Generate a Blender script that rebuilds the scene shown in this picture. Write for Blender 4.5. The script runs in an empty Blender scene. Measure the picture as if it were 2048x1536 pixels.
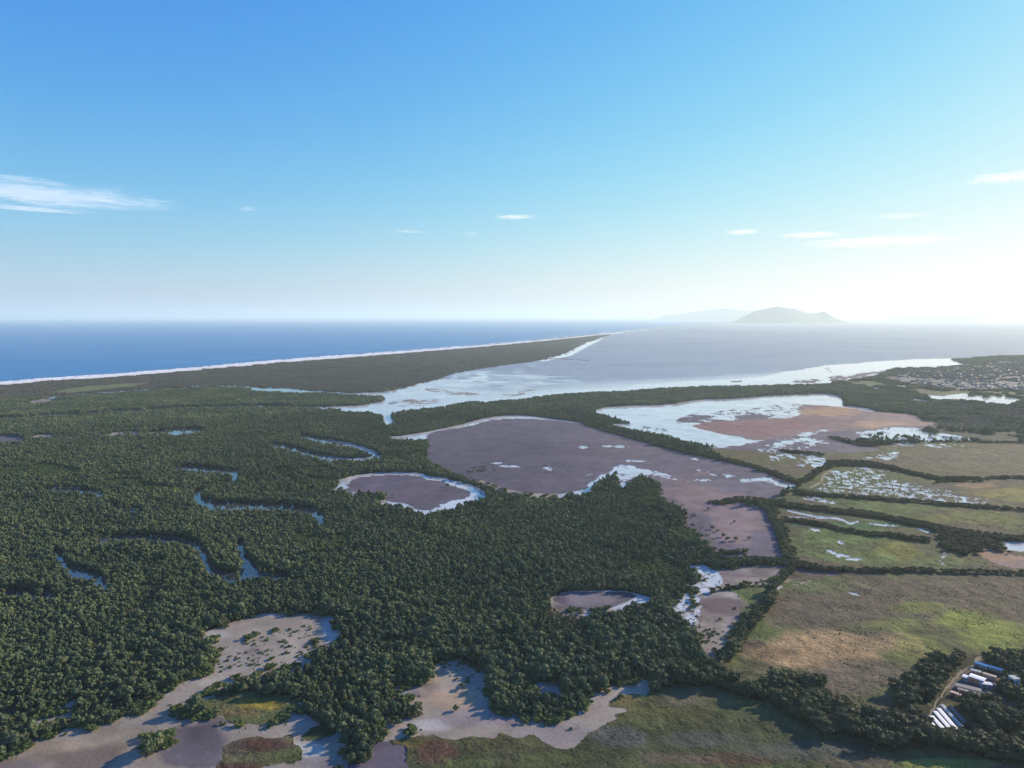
import bpy, bmesh, math, random
import numpy as np
from mathutils import Vector, Matrix

random.seed(7)
RNG = np.random.RandomState(11)
S = bpy.context.scene
COL = S.collection

# ------------------------------------------------------------------ camera
H = 200.0                       # flying height, metres
FPX = 1366.0                    # focal length in photograph pixels (24 mm on 36 mm)
HOR = 633.0                     # row of the vanishing line
PITCH = math.atan((768 - HOR) / FPX)
cd = bpy.data.cameras.new('camera'); cam = bpy.data.objects.new('camera', cd); COL.objects.link(cam)
cd.sensor_width = 36.0; cd.lens = 24.01; cd.clip_start = 1.0; cd.clip_end = 600000.0
cam.location = (0, 0, H); cam.rotation_euler = (math.pi / 2 - PITCH, 0, 0)
S.camera = cam

# ------------------------------------------------------------------ light
SUN_AZ = 58.0                   # degrees right of the view direction
SUN_EL = 19.0
w = bpy.data.worlds.new('World'); S.world = w; w.use_nodes = True
nt = w.node_tree; nt.nodes.clear()
wo = nt.nodes.new('ShaderNodeOutputWorld'); bg = nt.nodes.new('ShaderNodeBackground')
sky = nt.nodes.new('ShaderNodeTexSky'); sky.sky_type = 'NISHITA'; sky.sun_disc = False
sky.sun_elevation = math.radians(SUN_EL); sky.sun_rotation = math.radians(SUN_AZ)
sky.altitude = 200; sky.air_density = 1.5; sky.dust_density = 0.3; sky.ozone_density = 1.0
# the photograph's own response to the sky: one gain and one slope per channel
EXPO = 0.80
sr = nt.nodes.new('ShaderNodeSeparateColor'); cb = nt.nodes.new('ShaderNodeCombineColor')
nt.links.new(sky.outputs[0], sr.inputs[0]); nt.links.new(cb.outputs[0], bg.inputs[0])
def wm(op, a_, b_=None):
    n_ = nt.nodes.new('ShaderNodeMath'); n_.operation = op
    for q_, v_ in enumerate((a_, b_)):
        if v_ is None: continue
        if isinstance(v_, (int, float)): n_.inputs[q_].default_value = v_
        else: nt.links.new(v_, n_.inputs[q_])
    return n_.outputs[0]
for ch, (g_, k_) in enumerate(((1.89, -4.03), (1.395, -2.465), (0.615, -0.428))):
    y_ = wm('MULTIPLY', wm('POWER', sr.outputs[ch], g_), -math.exp(k_))
    o_ = wm('MULTIPLY', wm('SUBTRACT', 1.0, wm('EXPONENT', y_)), 1.06 / 0.15 / 2 ** EXPO)
    nt.links.new(o_, cb.inputs[ch])
bg.inputs[1].default_value = 0.15
nt.links.new(bg.outputs[0], wo.inputs[0])
sd = bpy.data.lights.new('sun', 'SUN'); sun = bpy.data.objects.new('sun', sd); COL.objects.link(sun)
sd.energy = 5.0; sd.angle = math.radians(0.6); sd.color = (1.0, 0.84, 0.64)
a, e = math.radians(SUN_AZ), math.radians(SUN_EL)
sdir = Vector((math.sin(a) * math.cos(e), math.cos(a) * math.cos(e), math.sin(e)))
sun.rotation_euler = sdir.to_track_quat('Z', 'Y').to_euler(); sun.location = (300, 200, 400)
S.view_settings.view_transform = 'Standard'; S.view_settings.look = 'None'
S.view_settings.exposure = EXPO; S.view_settings.gamma = 1.0
S.view_settings.use_curve_mapping = False
cy = S.cycles
cy.max_bounces = 6; cy.diffuse_bounces = 2; cy.glossy_bounces = 2; cy.transmission_bounces = 2
cy.volume_bounces = 2; cy.transparent_max_bounces = 12
cy.use_denoising = True
cy.use_adaptive_sampling = True; cy.adaptive_threshold = 0.02

# ------------------------------------------------------------------ helpers
CP, SP = math.cos(PITCH), math.sin(PITCH)
def px2w(px, py, z=0.0):
    """photograph pixel -> point on the level plane z"""
    dx = (np.asarray(px, float) - 1024) / FPX; dy = (768 - np.asarray(py, float)) / FPX
    ry = CP + dy * SP; rz = -SP + dy * CP
    t = (z - H) / rz
    return dx * t, ry * t
def w2px(X, Y, z=0.0):
    d = Y * CP - (z - H) * SP
    u = Y * SP + (z - H) * CP
    d = np.maximum(d, 1e-3)
    return 1024 + FPX * X / d, 768 - FPX * u / d

_T = RNG.rand(256, 256).astype(np.float32)
def vnoise(x, y):
    xi = np.floor(x).astype(np.int64); yi = np.floor(y).astype(np.int64)
    fx = x - xi; fy = y - yi
    fx = fx * fx * (3 - 2 * fx); fy = fy * fy * (3 - 2 * fy)
    x0 = xi & 255; x1 = (xi + 1) & 255; y0 = yi & 255; y1 = (yi + 1) & 255
    a_ = _T[x0, y0]; b_ = _T[x1, y0]; c_ = _T[x0, y1]; d_ = _T[x1, y1]
    return (a_ * (1 - fx) + b_ * fx) * (1 - fy) + (c_ * (1 - fx) + d_ * fx) * fy
def fbm(x, y, sc, octv=4, off=0.0):
    x = x / sc + 13.7 + off; y = y / sc + 7.3 + off * 1.7
    s = 0.0; amp = 1.0; tot = 0.0
    for i in range(octv):
        s = s + amp * vnoise(x, y); tot += amp
        x, y = x * 1.93 + y * 0.35 + 5.1, y * 1.93 - x * 0.18 + 9.2; amp *= 0.55
    return s / tot

def smooth(pts, n=4):
    P = np.array(pts, float); m = len(P); out = []
    for i in range(m):
        p0, p1, p2, p3 = P[(i - 1) % m], P[i], P[(i + 1) % m], P[(i + 2) % m]
        for k in range(n):
            t = k / n
            out.append(0.5 * ((2 * p1) + (-p0 + p2) * t + (2 * p0 - 5 * p1 + 4 * p2 - p3) * t * t + (-p0 + 3 * p1 - 3 * p2 + p3) * t ** 3))
    return np.array(out)
def strip(pts, wd):
    """band round a polyline, in traced pixels; wd a number or one per point"""
    P = np.array([p[:2] for p in pts], float); n = len(P)
    # resample with catmull-rom
    Q = []; W = []
    ws = [wd if np.isscalar(wd) else wd[i] for i in range(n)]
    for i in range(n - 1):
        p0 = P[max(i - 1, 0)]; p1 = P[i]; p2 = P[i + 1]; p3 = P[min(i + 2, n - 1)]
        for k in range(4):
            t = k / 4
            Q.append(0.5 * ((2 * p1) + (-p0 + p2) * t + (2 * p0 - 5 * p1 + 4 * p2 - p3) * t * t + (-p0 + 3 * p1 - 3 * p2 + p3) * t ** 3))
            W.append(ws[i] * (1 - t) + ws[i + 1] * t)
    Q.append(P[-1]); W.append(ws[-1]); Q = np.array(Q); W = np.array(W)
    D = np.gradient(Q, axis=0); D /= np.linalg.norm(D, axis=1)[:, None] + 1e-9
    N = np.stack([-D[:, 1], D[:, 0]], 1)
    return np.concatenate([Q + N * W[:, None] / 2, (Q - N * W[:, None] / 2)[::-1]])
def inside(px, py, poly):
    x0, y0 = poly.min(0); x1, y1 = poly.max(0)
    m = (px >= x0) & (px <= x1) & (py >= y0) & (py <= y1)
    idx = np.nonzero(m)[0]
    res = np.zeros(px.shape, bool)
    if len(idx) == 0: return res
    x = px[idx]; y = py[idx]; c = np.zeros(len(idx), bool)
    n = len(poly)
    for i in range(n):
        xa, ya = poly[i]; xb, yb = poly[(i + 1) % n]
        if ya == yb: continue
        k = ((ya > y) != (yb > y)) & (x < (xb - xa) * (y - ya) / (yb - ya) + xa)
        c ^= k
    res[idx] = c
    return res

# ------------------------------------------------------------------ the map of the land, traced then laid on the ground
(FOREST, SCRUB, HEDGE, SPIT, MARSH, MUD, SAND, BEACH, SURF, SEA, LAG, CALM, PATH, TOWN, RUST, BARE) = range(16)
OPS = []
def poly(cls, pts, cov=1.0, sc=14.0, sharp=False, am=1.0, low=0):
    OPS.append((cls, np.array(pts, float) if sharp else smooth(pts), cov, sc, am))
def band(cls, pts, wd, cov=1.0, sc=14.0, am=1.0):
    if cls == HEDGE:
        am = .45; wd = [v * .72 for v in wd] if not np.isscalar(wd) else wd * .72
    OPS.append((cls, strip(pts, wd), cov, sc, am))

# sea and beach (everything beyond the shore line is sea)
SHORE = [(-900, 845), (-400, 801), (0, 766), (120, 757), (250, 748), (400, 736), (500, 727), (600, 718.5), (700, 711.5), (820, 702), (950, 692), (1050, 683), (1150, 673), (1250, 662.5), (1300, 657), (1350, 652.5), (1400, 649), (1430, 646.5), (1470, 644), (1520, 642)]
OPS.append((SPIT, np.array([(-900, 950)] + SHORE + [(1700, 640), (1750, 642), (1560, 644), (1440, 647.5), (1380, 652), (1300, 659), (1250, 664.5), (1215, 670), (1100, 720), (880, 770), (700, 788), (500, 775), (280, 782), (100, 795), (0, 800), (-900, 900)]), 1.0, 14.0, 1.0))
OPS.append((SEA, np.array([(-6000, 1500)] + SHORE[:] + [(1560, 640.5), (1700, 638), (6000, 636), (6000, 600), (-6000, 600)]), 1.0, 14.0, 0.6))
n_ = len(SHORE)
OPS.append((BEACH, strip([(x, y + 1.6) for x, y in SHORE], [11, 10, 8, 7.6, 7.2, 6.8, 6.4, 6.0, 5.4, 4.6, 4, 3.4, 2.8, 2.2, 1.8, 1.5, 1.3, 1.2, 1.0, .9]), 1.0, 14.0, 0.5))
OPS.append((SURF, strip([(x, y - 1.9) for x, y in SHORE], [3.2, 3, 2.2, 2.2, 2, 2, 2, 2, 1.6, 1.3, 1.1, 1.0, .9, .6, .5, .4, .4, .4, .3, .3]), 0.7, 30.0, 0.8))

# lagoon
LAGP = [(1440, 646.5), (1380, 650.5), (1300, 658), (1250, 664), (1211, 672), (1196, 679), (1170, 687), (1163, 694), (1147, 702), (1113, 713), (1072, 722), (1010, 730), (959, 738), (908, 747), (873, 760), (836, 768), (812, 776), (764, 784), (713, 786), (699, 788), (730, 790), (764, 791), (771, 796), (764, 803), (720, 811), (634, 815), (644, 817), (702, 818), (754, 820), (759, 827), (764, 836), (776, 848), (791, 843), (781, 834), (779, 827), (786, 824), (839, 817), (908, 808), (959, 800), (993, 798), (1044, 795), (1078, 790), (1150, 784), (1272, 779), (1393, 771), (1490, 768), (1588, 767), (1635, 767), (1660, 765), (1664, 760), (1701, 757), (1757, 748), (1781, 740), (1793, 733), (1813, 734), (1842, 734), (1878, 733), (1922, 731), (1918, 726), (1898, 719), (1915, 717), (1963, 715), (2012, 713), (2048, 712), (2300, 704), (2600, 700), (4000, 690), (6000, 640), (4000, 636), (2200, 636), (1800, 638), (1720, 641), (1560, 644)]
OPS.append((LAG, np.array(LAGP), 1.0, 14.0, 0.5))
OPS.append((CALM, np.array([(1250, 779), (1272, 770), (1393, 762), (1466, 758), (1515, 756), (1551, 746), (1600, 740), (1648, 731), (1696, 728), (1769, 722), (1817, 719), (1898, 717), (1930, 726), (1922, 731), (1793, 736), (1781, 742), (1757, 750), (1701, 759), (1664, 762), (1660, 767), (1490, 770), (1393, 773)]), 1.0, 14.0, 1.0))
band(CALM, [(1205, 673), (1196, 680), (1168, 691), (1140, 706), (1112, 715), (1080, 722)], [3, 5, 10, 11, 6, 3])
band(CALM, [(960, 802), (1044, 794), (1150, 783), (1272, 777)], [4, 5, 5, 6])
poly(CALM, [(640, 815), (720, 812), (764, 806), (775, 798), (800, 782), (840, 770), (875, 762), (915, 750), (960, 745), (980, 760), (960, 790), (900, 810), (840, 817), (790, 824), (781, 834), (791, 845), (776, 848), (760, 830)], 0.3, 60)
band(MUD, [(1095, 717.5), (1130, 718.5), (1183, 722)], [1.6, 2.4, 1.2])
poly(MUD, [(1590, 763), (1625, 757), (1640, 760), (1630, 766), (1595, 766)], .8)
poly(MUD, [(1664, 762), (1662, 754), (1700, 750), (1760, 742), (1781, 741), (1757, 750), (1701, 758)], .85, 30)
poly(MUD, [(1457, 764), (1470, 761.5), (1485, 763), (1470, 765)])
poly(SAND, [(848, 776), (880, 777), (915, 783), (960, 788), (940, 792), (900, 789), (865, 785)], 0.55, 25)
poly(SAND, [(780, 806), (830, 798), (880, 800), (860, 810), (810, 815)], 0.45, 22)
poly(SAND, [(1003, 789), (1040, 784), (1066, 779), (1070, 784), (1035, 792)], 0.5, 22)
band(MUD, [(1655, 734), (1657, 740), (1661, 744)], [1.5, 1.5, 2])
# islets in the lagoon mouth stay forest
# left inland
poly(SCRUB, [(60, 787), (110, 772), (220, 765), (310, 762), (300, 772), (220, 780), (120, 790)], 1, 14)
poly(MARSH, [(95, 786), (150, 775), (230, 768), (300, 764), (290, 771), (220, 778), (150, 787)], 1, 14)
poly(CALM, [(506, 778), (560, 778), (612, 781), (608, 786), (560, 784), (525, 782)])
poly(SAND, [(44, 806), (80, 799), (125, 796), (95, 802), (60, 806)], 0.8)
poly(CALM, [(296, 865), (330, 860), (410, 856), (400, 861), (350, 868), (310, 867)], .9)
poly(SAND, [(60, 872), (150, 866), (290, 864), (300, 868), (200, 872), (100, 876)], 0.4, 12)
poly(MUD, [(-200, 880), (0, 872), (40, 874), (45, 880), (0, 884), (-200, 895)])
for c in [((0, 836), (137, 828), (273, 820), (410, 813), (560, 812), (650, 815)), ((96, 793), (273, 781), (410, 773), (513, 775), (700, 787)), ((-60, 840), (0, 836))]:
    band(CALM, c, 2.0)
poly(CALM, [(495, 934), (515, 931), (535, 937), (515, 941)], .5, 6)
poly(CALM, [(228, 957), (245, 954), (250, 960), (232, 962)], .4, 6)
poly(CALM, [(634, 1096), (655, 1090), (674, 1089), (670, 1097), (648, 1101)], .5, 7)
poly(CALM, [(688, 1085), (695, 1080), (700, 1086), (694, 1090)], .6, 7)
def creek(pts, wd): band(CALM, pts, [w_ * .76 for w_ in wd], am=.6)
creek([(350, 937), (395, 935), (440, 941), (470, 946), (468, 958)], [6, 8, 9, 13, 13])
creek([(412, 972), (396, 988), (392, 996), (408, 1004), (454, 1012), (498, 1009), (557, 1012), (600, 1018), (635, 1028), (645, 1042)], [6, 14, 16, 14, 12, 12, 12, 13, 15, 15])
creek([(600, 870), (620, 874), (685, 887), (730, 900), (750, 912), (756, 920)], [6, 9, 10, 13, 15, 15])
creek([(545, 886), (600, 900), (651, 915), (703, 921), (738, 918)], [6, 10, 11, 11, 9])
creek([(70, 980), (140, 978), (205, 988), (225, 1010), (293, 1026)], [4, 6, 6, 5, 3])
creek([(190, 1076), (264, 1074), (352, 1077), (390, 1091), (408, 1112), (420, 1134)], [6, 9, 12, 16, 21, 22])
creek([(420, 1134), (450, 1148), (478, 1146)], [16, 10, 12])
poly(CALM, [(466, 1084), (484, 1086), (492, 1104), (506, 1122), (520, 1136), (516, 1147), (484, 1148), (484, 1125), (478, 1102)], am=.5)
creek([(516, 1142), (560, 1150), (605, 1152)], [10, 9, 5])
creek([(106, 1096), (114, 1112), (132, 1129), (176, 1146), (203, 1160), (200, 1174)], [12, 17, 15, 16, 18, 14])
creek([(-60, 1180), (0, 1182), (73, 1184), (140, 1184)], [6, 7, 8, 5])

# big purple mud lake
poly(CALM, [(771, 873), (802, 872), (873, 860), (925, 848), (976, 836), (1010, 831), (1061, 832), (1113, 839), (1160, 846), (1100, 850), (1000, 850), (900, 866), (845, 878), (800, 878)], am=.6)
BIG = [(852, 868), (880, 862), (925, 854), (976, 842), (1010, 837), (1061, 837), (1113, 842), (1165, 848), (1181, 854), (1232, 870), (1300, 889), (1367, 907), (1426, 918), (1484, 932), (1533, 948), (1575, 962), (1592, 966), (1586, 973), (1560, 982), (1548, 995), (1470, 998), (1440, 1006), (1500, 1012), (1527, 1014), (1541, 1040), (1556, 1074), (1566, 1106), (1543, 1114), (1500, 1108), (1445, 1100), (1416, 1090), (1390, 1056), (1367, 1030), (1345, 1000), (1314, 975), (1328, 967), (1300, 955), (1270, 948), (1277, 955), (1249, 972), (1239, 962), (1236, 944), (1215, 955), (1185, 975), (1177, 986), (1113, 990), (1058, 988), (1010, 979), (976, 969), (928, 950), (884, 933), (853, 915), (860, 890)]
OPS.append((MUD, np.array(BIG, float), 1.0, 14.0, 1.0))
band(SAND, [(960, 962), (1010, 978), (1058, 987), (1113, 990)], [3, 3.5, 3.5, 2])
band(CALM, [(1113, 990), (1172, 984), (1183, 976), (1208, 957), (1238, 938)], [2.5, 8, 9, 8, 7])
poly(CALM, [(1236, 942), (1240, 930), (1262, 932), (1290, 940), (1320, 944), (1300, 950), (1280, 952), (1262, 960), (1252, 972), (1240, 964)], .85, 10)
poly(CALM, [(1300, 946), (1360, 952), (1420, 958), (1380, 962), (1310, 955)], .3, 10)
for q in [(1014, 933, 22), (985, 927, 10), (1095, 938, 11), (1164, 895, 10), (1213, 892, 12), (1240, 893, 12), (1254, 921, 9), (1275, 922, 12), (1395, 920, 6), (1180, 950, 5)]:
    x, y, l = q; poly(CALM, [(x - l, y), (x - l * .2, y - 2.6), (x + l, y - 1), (x + l * .4, y + 2.4)], .8, 6)
poly(CALM, [(1385, 940), (1430, 946), (1475, 950), (1470, 955), (1420, 950)], .35, 9)
poly(CALM, [(1480, 958), (1510, 955), (1545, 958), (1565, 970), (1590, 972), (1575, 977), (1545, 966), (1500, 964)], .85, 10)
# second small lake
poly(CALM, [(658, 982), (673, 973), (682, 959), (720, 949), (771, 944), (822, 946), (873, 955), (925, 966), (962, 979), (973, 990), (959, 1001), (925, 1010), (890, 1021), (856, 1027), (836, 1024), (805, 1015), (764, 1011), (720, 1000), (673, 988)], am=.6)
poly(MUD, [(700, 963), (716, 954), (771, 948), (822, 952), (873, 962), (908, 971), (942, 984), (947, 990), (935, 996), (901, 1005), (873, 1018), (845, 1019), (812, 1008), (764, 1003), (700, 985), (690, 975)])
poly(FOREST, [(672, 985), (695, 980), (730, 982), (770, 985), (805, 988), (790, 994), (760, 998), (765, 1006), (720, 1008), (680, 1000)], .85, 12)
# oval flat
poly(CALM, [(1103, 1198), (1117, 1188), (1153, 1183), (1196, 1182), (1240, 1183), (1278, 1189), (1305, 1199), (1284, 1207), (1249, 1215), (1211, 1222), (1176, 1224), (1144, 1220), (1114, 1211)], am=.3)
poly(SAND, [(1103, 1198), (1117, 1188), (1153, 1184), (1240, 1184), (1270, 1190), (1260, 1203), (1230, 1214), (1200, 1222), (1144, 1220), (1114, 1211)], am=.3)
poly(MUD, [(1108, 1198), (1122, 1189), (1153, 1184), (1240, 1184), (1275, 1192), (1262, 1201), (1240, 1209), (1205, 1217), (1170, 1219), (1140, 1215), (1118, 1207)], am=.3)
# marshes to the right and along the bottom
OPS.append((MARSH, np.array([(1400, 897), (1440, 897), (1500, 893), (1600, 905), (1700, 895), (1850, 884), (2700, 884), (4200, 900), (4200, 3200), (600, 3200), (770, 1560), (775, 1476), (1000, 1440), (1290, 1385), (1420, 1345), (1475, 1300), (1545, 1200), (1585, 1130), (1565, 1100), (1540, 1006), (1600, 968), (1540, 945), (1480, 925)], float), 1.0, 14.0, 1.0))
poly(MARSH, [(1445, 1186), (1500, 1175), (1548, 1168), (1562, 1155), (1545, 1200), (1500, 1245), (1484, 1228), (1495, 1213), (1484, 1200)])
poly(SCRUB, [(1285, 985), (1330, 985), (1352, 1010), (1375, 1045), (1395, 1075), (1405, 1088), (1360, 1080), (1310, 1040)], .75, 30)
poly(SCRUB, [(1290, 1110), (1350, 1130), (1375, 1150), (1360, 1165), (1300, 1150), (1270, 1130)], .7, 20)
poly(SCRUB, [(835, 878), (862, 885), (855, 915), (885, 935), (925, 952), (890, 945), (850, 925), (820, 905)], .9, 20)
poly(SCRUB, [(190, 955), (260, 950), (330, 975), (380, 985), (330, 990), (240, 975)], .75, 30)
poly(SCRUB, [(540, 945), (640, 935), (680, 955), (650, 985), (600, 980), (560, 965)], .7, 30)
poly(SCRUB, [(-60, 925), (60, 925), (160, 945), (150, 965), (40, 955), (-60, 950)], .7, 30)
poly(SCRUB, [(600, 1070), (680, 1060), (700, 1085), (650, 1105), (600, 1100)], .7, 20)
poly(SPIT, [(1850, 838), (1900, 808), (2048, 810), (2800, 815), (2800, 886), (1950, 886), (1880, 868)], .75, 40)
poly(MARSH, [(1690, 762), (1780, 764), (1880, 780), (2100, 784), (2600, 790), (2600, 806), (2048, 800), (1850, 792), (1740, 778)], .8, 40)
# white lake with rust mud
poly(CALM, [(1188, 821), (1223, 814), (1272, 811), (1320, 810), (1369, 804), (1405, 799), (1454, 798), (1515, 793), (1575, 790), (1648, 787), (1667, 790), (1681, 795), (1686, 804), (1682, 810), (1720, 814), (1742, 819), (1744, 826), (1600, 830), (1560, 880), (1515, 889), (1466, 895), (1430, 893), (1390, 887), (1344, 875), (1296, 866), (1254, 857), (1223, 849), (1260, 848), (1286, 856), (1256, 844), (1223, 833)], am=.5)
poly(MUD, [(1359, 846), (1369, 834), (1393, 827), (1442, 824), (1503, 826), (1539, 834), (1500, 845), (1420, 848), (1390, 855)], .6, 45)
poly(RUST, [(1390, 850), (1440, 843), (1500, 838), (1539, 837), (1588, 834), (1598, 819), (1607, 810), (1623, 809), (1672, 813), (1740, 822), (1793, 826), (1830, 830), (1850, 840), (1817, 846), (1769, 854), (1720, 858), (1672, 863), (1620, 872), (1560, 885), (1541, 880), (1515, 882), (1466, 872), (1430, 864), (1400, 858)])
poly(MUD, [(1400, 836), (1450, 822), (1530, 812), (1590, 806), (1612, 812), (1600, 832), (1500, 842), (1430, 850)], .22, 10)
poly(MUD, [(1515, 885), (1560, 874), (1620, 868), (1672, 863), (1720, 860), (1800, 850), (1850, 842), (1872, 850), (1830, 858), (1700, 878), (1760, 895), (1720, 905), (1650, 905), (1560, 905), (1480, 899), (1430, 896)], .95, 30)
poly(CALM, [(1600, 870), (1625, 864), (1650, 860), (1640, 866), (1610, 874)], .7, 14)
poly(CALM, [(1520, 887), (1600, 875), (1660, 885), (1620, 895), (1540, 905)], .33, 16)
poly(CALM, [(1540, 915), (1600, 905), (1650, 915), (1630, 935), (1570, 925)], .35, 12)
poly(CALM, [(1715, 870), (1745, 860), (1781, 855), (1830, 855), (1854, 863), (1890, 867), (1940, 878), (1915, 882), (1842, 882), (1769, 881)], .62, 12)
poly(CALM, [(1780, 887), (1850, 888), (1920, 891), (1900, 894), (1800, 893)], .4, 12)
poly(CALM, [(1715, 920), (1745, 912), (1800, 900), (1790, 912), (1745, 924)], .35, 9)
poly(CALM, [(1847, 791), (1890, 793), (1927, 788), (1944, 793), (2000, 795), (2024, 794), (2040, 803), (2000, 807), (1963, 803), (1915, 799), (1871, 797)], .85, 20)
poly(CALM, [(1825, 798), (1845, 799), (1856, 802), (1838, 802)])
poly(CALM, [(1815, 770), (1835, 767), (1862, 768), (1858, 771), (1830, 771)])
poly(CALM, [(1750, 776), (1762, 775.5), (1763, 777), (1752, 777.4)])
poly(CALM, [(1785, 771), (1803, 770), (1806, 773), (1790, 773)], .7)
# mid flats
FL = [(1377, 1135), (1400, 1132), (1451, 1138), (1489, 1134), (1566, 1132), (1560, 1150), (1542, 1163), (1507, 1170), (1460, 1174), (1440, 1184), (1460, 1184), (1484, 1200), (1497, 1213), (1481, 1217), (1491, 1229), (1478, 1252), (1466, 1278), (1446, 1297), (1428, 1310), (1413, 1299), (1403, 1288), (1396, 1264), (1375, 1249), (1372, 1235), (1343, 1216), (1346, 1205), (1361, 1195), (1399, 1188), (1384, 1176), (1402, 1156)]
poly(SAND, FL, am=.6)
poly(CALM, [(1377, 1135), (1400, 1130), (1430, 1140), (1452, 1158), (1440, 1175), (1415, 1190), (1395, 1190), (1384, 1176), (1402, 1156)], .92, 8)
poly(CALM, [(1343, 1216), (1346, 1205), (1361, 1195), (1385, 1192), (1392, 1210), (1405, 1235), (1400, 1262), (1375, 1249), (1372, 1235)], .85, 8)
poly(MUD, [(1560, 1142), (1623, 1134), (1672, 1140), (1655, 1150), (1610, 1148)], .6, 8)
# bottom flats
poly(SAND, [(-400, 1640), (-60, 1530), (0, 1514), (73, 1481), (117, 1463), (176, 1457), (249, 1437), (276, 1429), (293, 1408), (316, 1393), (375, 1366), (404, 1355), (414, 1338), (440, 1312), (452, 1290), (419, 1279), (410, 1266), (457, 1248), (483, 1240), (536, 1226), (600, 1224), (640, 1226), (664, 1236), (676, 1262), (673, 1283), (640, 1290), (617, 1309), (588, 1326), (539, 1337), (500, 1343), (469, 1355), (425, 1378), (378, 1405), (363, 1419), (393, 1434), (440, 1431), (457, 1442), (480, 1447), (560, 1428), (588, 1398), (600, 1387), (618, 1392), (611, 1432), (630, 1440), (676, 1461), (688, 1502), (697, 1560), (690, 1900), (-400, 1900)], am=.7)
poly(SAND, [(70, 1440), (110, 1412), (160, 1400), (150, 1412), (110, 1432), (80, 1446)], am=.6)
poly(SAND, [(345, 1236), (375, 1232), (388, 1236), (360, 1243)], .8)
poly(SAND, [(740, 1444), (749, 1434), (790, 1436), (837, 1428), (852, 1410), (830, 1398), (790, 1394), (770, 1386), (790, 1376), (822, 1374), (850, 1372), (860, 1350), (878, 1328), (910, 1323), (939, 1328), (969, 1342), (980, 1362), (969, 1378), (985, 1400), (1010, 1420), (1060, 1436), (1110, 1446), (1160, 1436), (1170, 1408), (1176, 1396), (1211, 1381), (1261, 1362), (1290, 1362), (1293, 1390), (1261, 1393), (1223, 1405), (1226, 1416), (1255, 1425), (1232, 1434), (1235, 1443), (1196, 1463), (1167, 1478), (1141, 1497), (1109, 1490), (1079, 1481), (1059, 1472), (1030, 1474), (998, 1461), (983, 1473), (939, 1470), (896, 1476), (837, 1458), (808, 1466), (775, 1476), (758, 1470)], am=.6)
poly(SAND, [(1050, 1366), (1090, 1362), (1147, 1364), (1138, 1381), (1103, 1391), (1079, 1381)], .85)
poly(MUD, [(755, 1480), (790, 1490), (808, 1520), (815, 1560), (690, 1600), (700, 1530), (745, 1515)])
poly(MARSH, [(435, 1515), (446, 1490), (470, 1476), (505, 1468), (545, 1468), (588, 1481), (610, 1501), (588, 1521), (545, 1531), (510, 1545), (470, 1570), (430, 1560)])
poly(MARSH, [(603, 1476), (612, 1455), (650, 1448), (672, 1455), (640, 1475), (620, 1482)])
poly(MARSH, [(400, 1425), (430, 1400), (480, 1385), (550, 1385), (590, 1395), (570, 1422), (500, 1444), (460, 1442), (430, 1430)])
# seedlings and scrub on the flats
poly(SCRUB, [(440, 1330), (470, 1292), (560, 1250), (650, 1240), (670, 1275), (600, 1312), (530, 1335), (470, 1352)], .16, 3.5)
poly(SCRUB, [(1310, 975), (1345, 985), (1385, 1030), (1425, 1085), (1445, 1096), (1416, 1096), (1380, 1062), (1350, 1020)], .4, 5)
poly(SCRUB, [(760, 1385), (850, 1375), (870, 1335), (905, 1325), (880, 1360), (860, 1410), (800, 1425)], .14, 4)
poly(SCRUB, [(940, 1330), (985, 1360), (1010, 1410), (1060, 1440), (1160, 1436), (1100, 1452), (1020, 1440), (975, 1395), (950, 1350)], .4, 5)
poly(SCRUB, [(1343, 1200), (1400, 1190), (1410, 1240), (1405, 1290), (1380, 1255)], .2, 3)
poly(SCRUB, [(0, 1510), (120, 1458), (290, 1400), (410, 1335), (418, 1345), (320, 1400), (280, 1432), (120, 1475), (0, 1530)], .35, 4)
poly(SCRUB, [(490, 1450), (580, 1420), (600, 1432), (520, 1455), (450, 1475)], .3, 4)
poly(SCRUB, [(960, 975), (1060, 985), (1180, 985), (1240, 945), (1230, 965), (1185, 990), (1060, 993)], .15, 4)
# woods painted over the open ground
poly(FOREST, [(375, 1412), (400, 1396), (440, 1380), (470, 1362), (530, 1345), (600, 1330), (625, 1345), (640, 1390), (600, 1385), (560, 1388), (500, 1378), (460, 1384), (430, 1398), (400, 1416)], am=.8)
poly(FOREST, [(286, 1508), (288, 1492), (300, 1478), (318, 1466), (338, 1470), (340, 1482), (326, 1496), (312, 1510), (296, 1516)], am=.5)
poly(FOREST, [(362, 1430), (366, 1420), (384, 1420), (386, 1430), (374, 1434)], am=.4)
poly(SCRUB, [(430, 1285), (470, 1268), (520, 1248), (562, 1240), (560, 1252), (500, 1275), (470, 1295), (440, 1310)], .85, 14)
poly(SCRUB, [(400, 1345), (440, 1316), (470, 1300), (440, 1340), (410, 1358)], .6, 6)
poly(SCRUB, [(615, 1270), (640, 1262), (660, 1285), (640, 1310), (610, 1305)], .6, 8)
poly(FOREST, [(600, 1395), (640, 1380), (700, 1370), (760, 1380), (765, 1420), (748, 1440), (750, 1480), (745, 1515), (700, 1525), (684, 1470), (640, 1440), (610, 1430)], .95)
poly(FOREST, [(810, 1398), (850, 1404), (880, 1400), (845, 1425), (800, 1432), (760, 1436), (760, 1410)], .8, 8)
poly(FOREST, [(1000, 1400), (1040, 1378), (1090, 1382), (1120, 1390), (1150, 1380), (1170, 1395), (1165, 1425), (1110, 1438), (1050, 1428), (1010, 1412)], .9)
poly(FOREST, [(640, 1440), (676, 1436), (680, 1458), (655, 1462)], .9)
poly(SCRUB, [(1275, 1360), (1330, 1340), (1390, 1330), (1440, 1335), (1400, 1352), (1340, 1370)], .6, 14)
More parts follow.
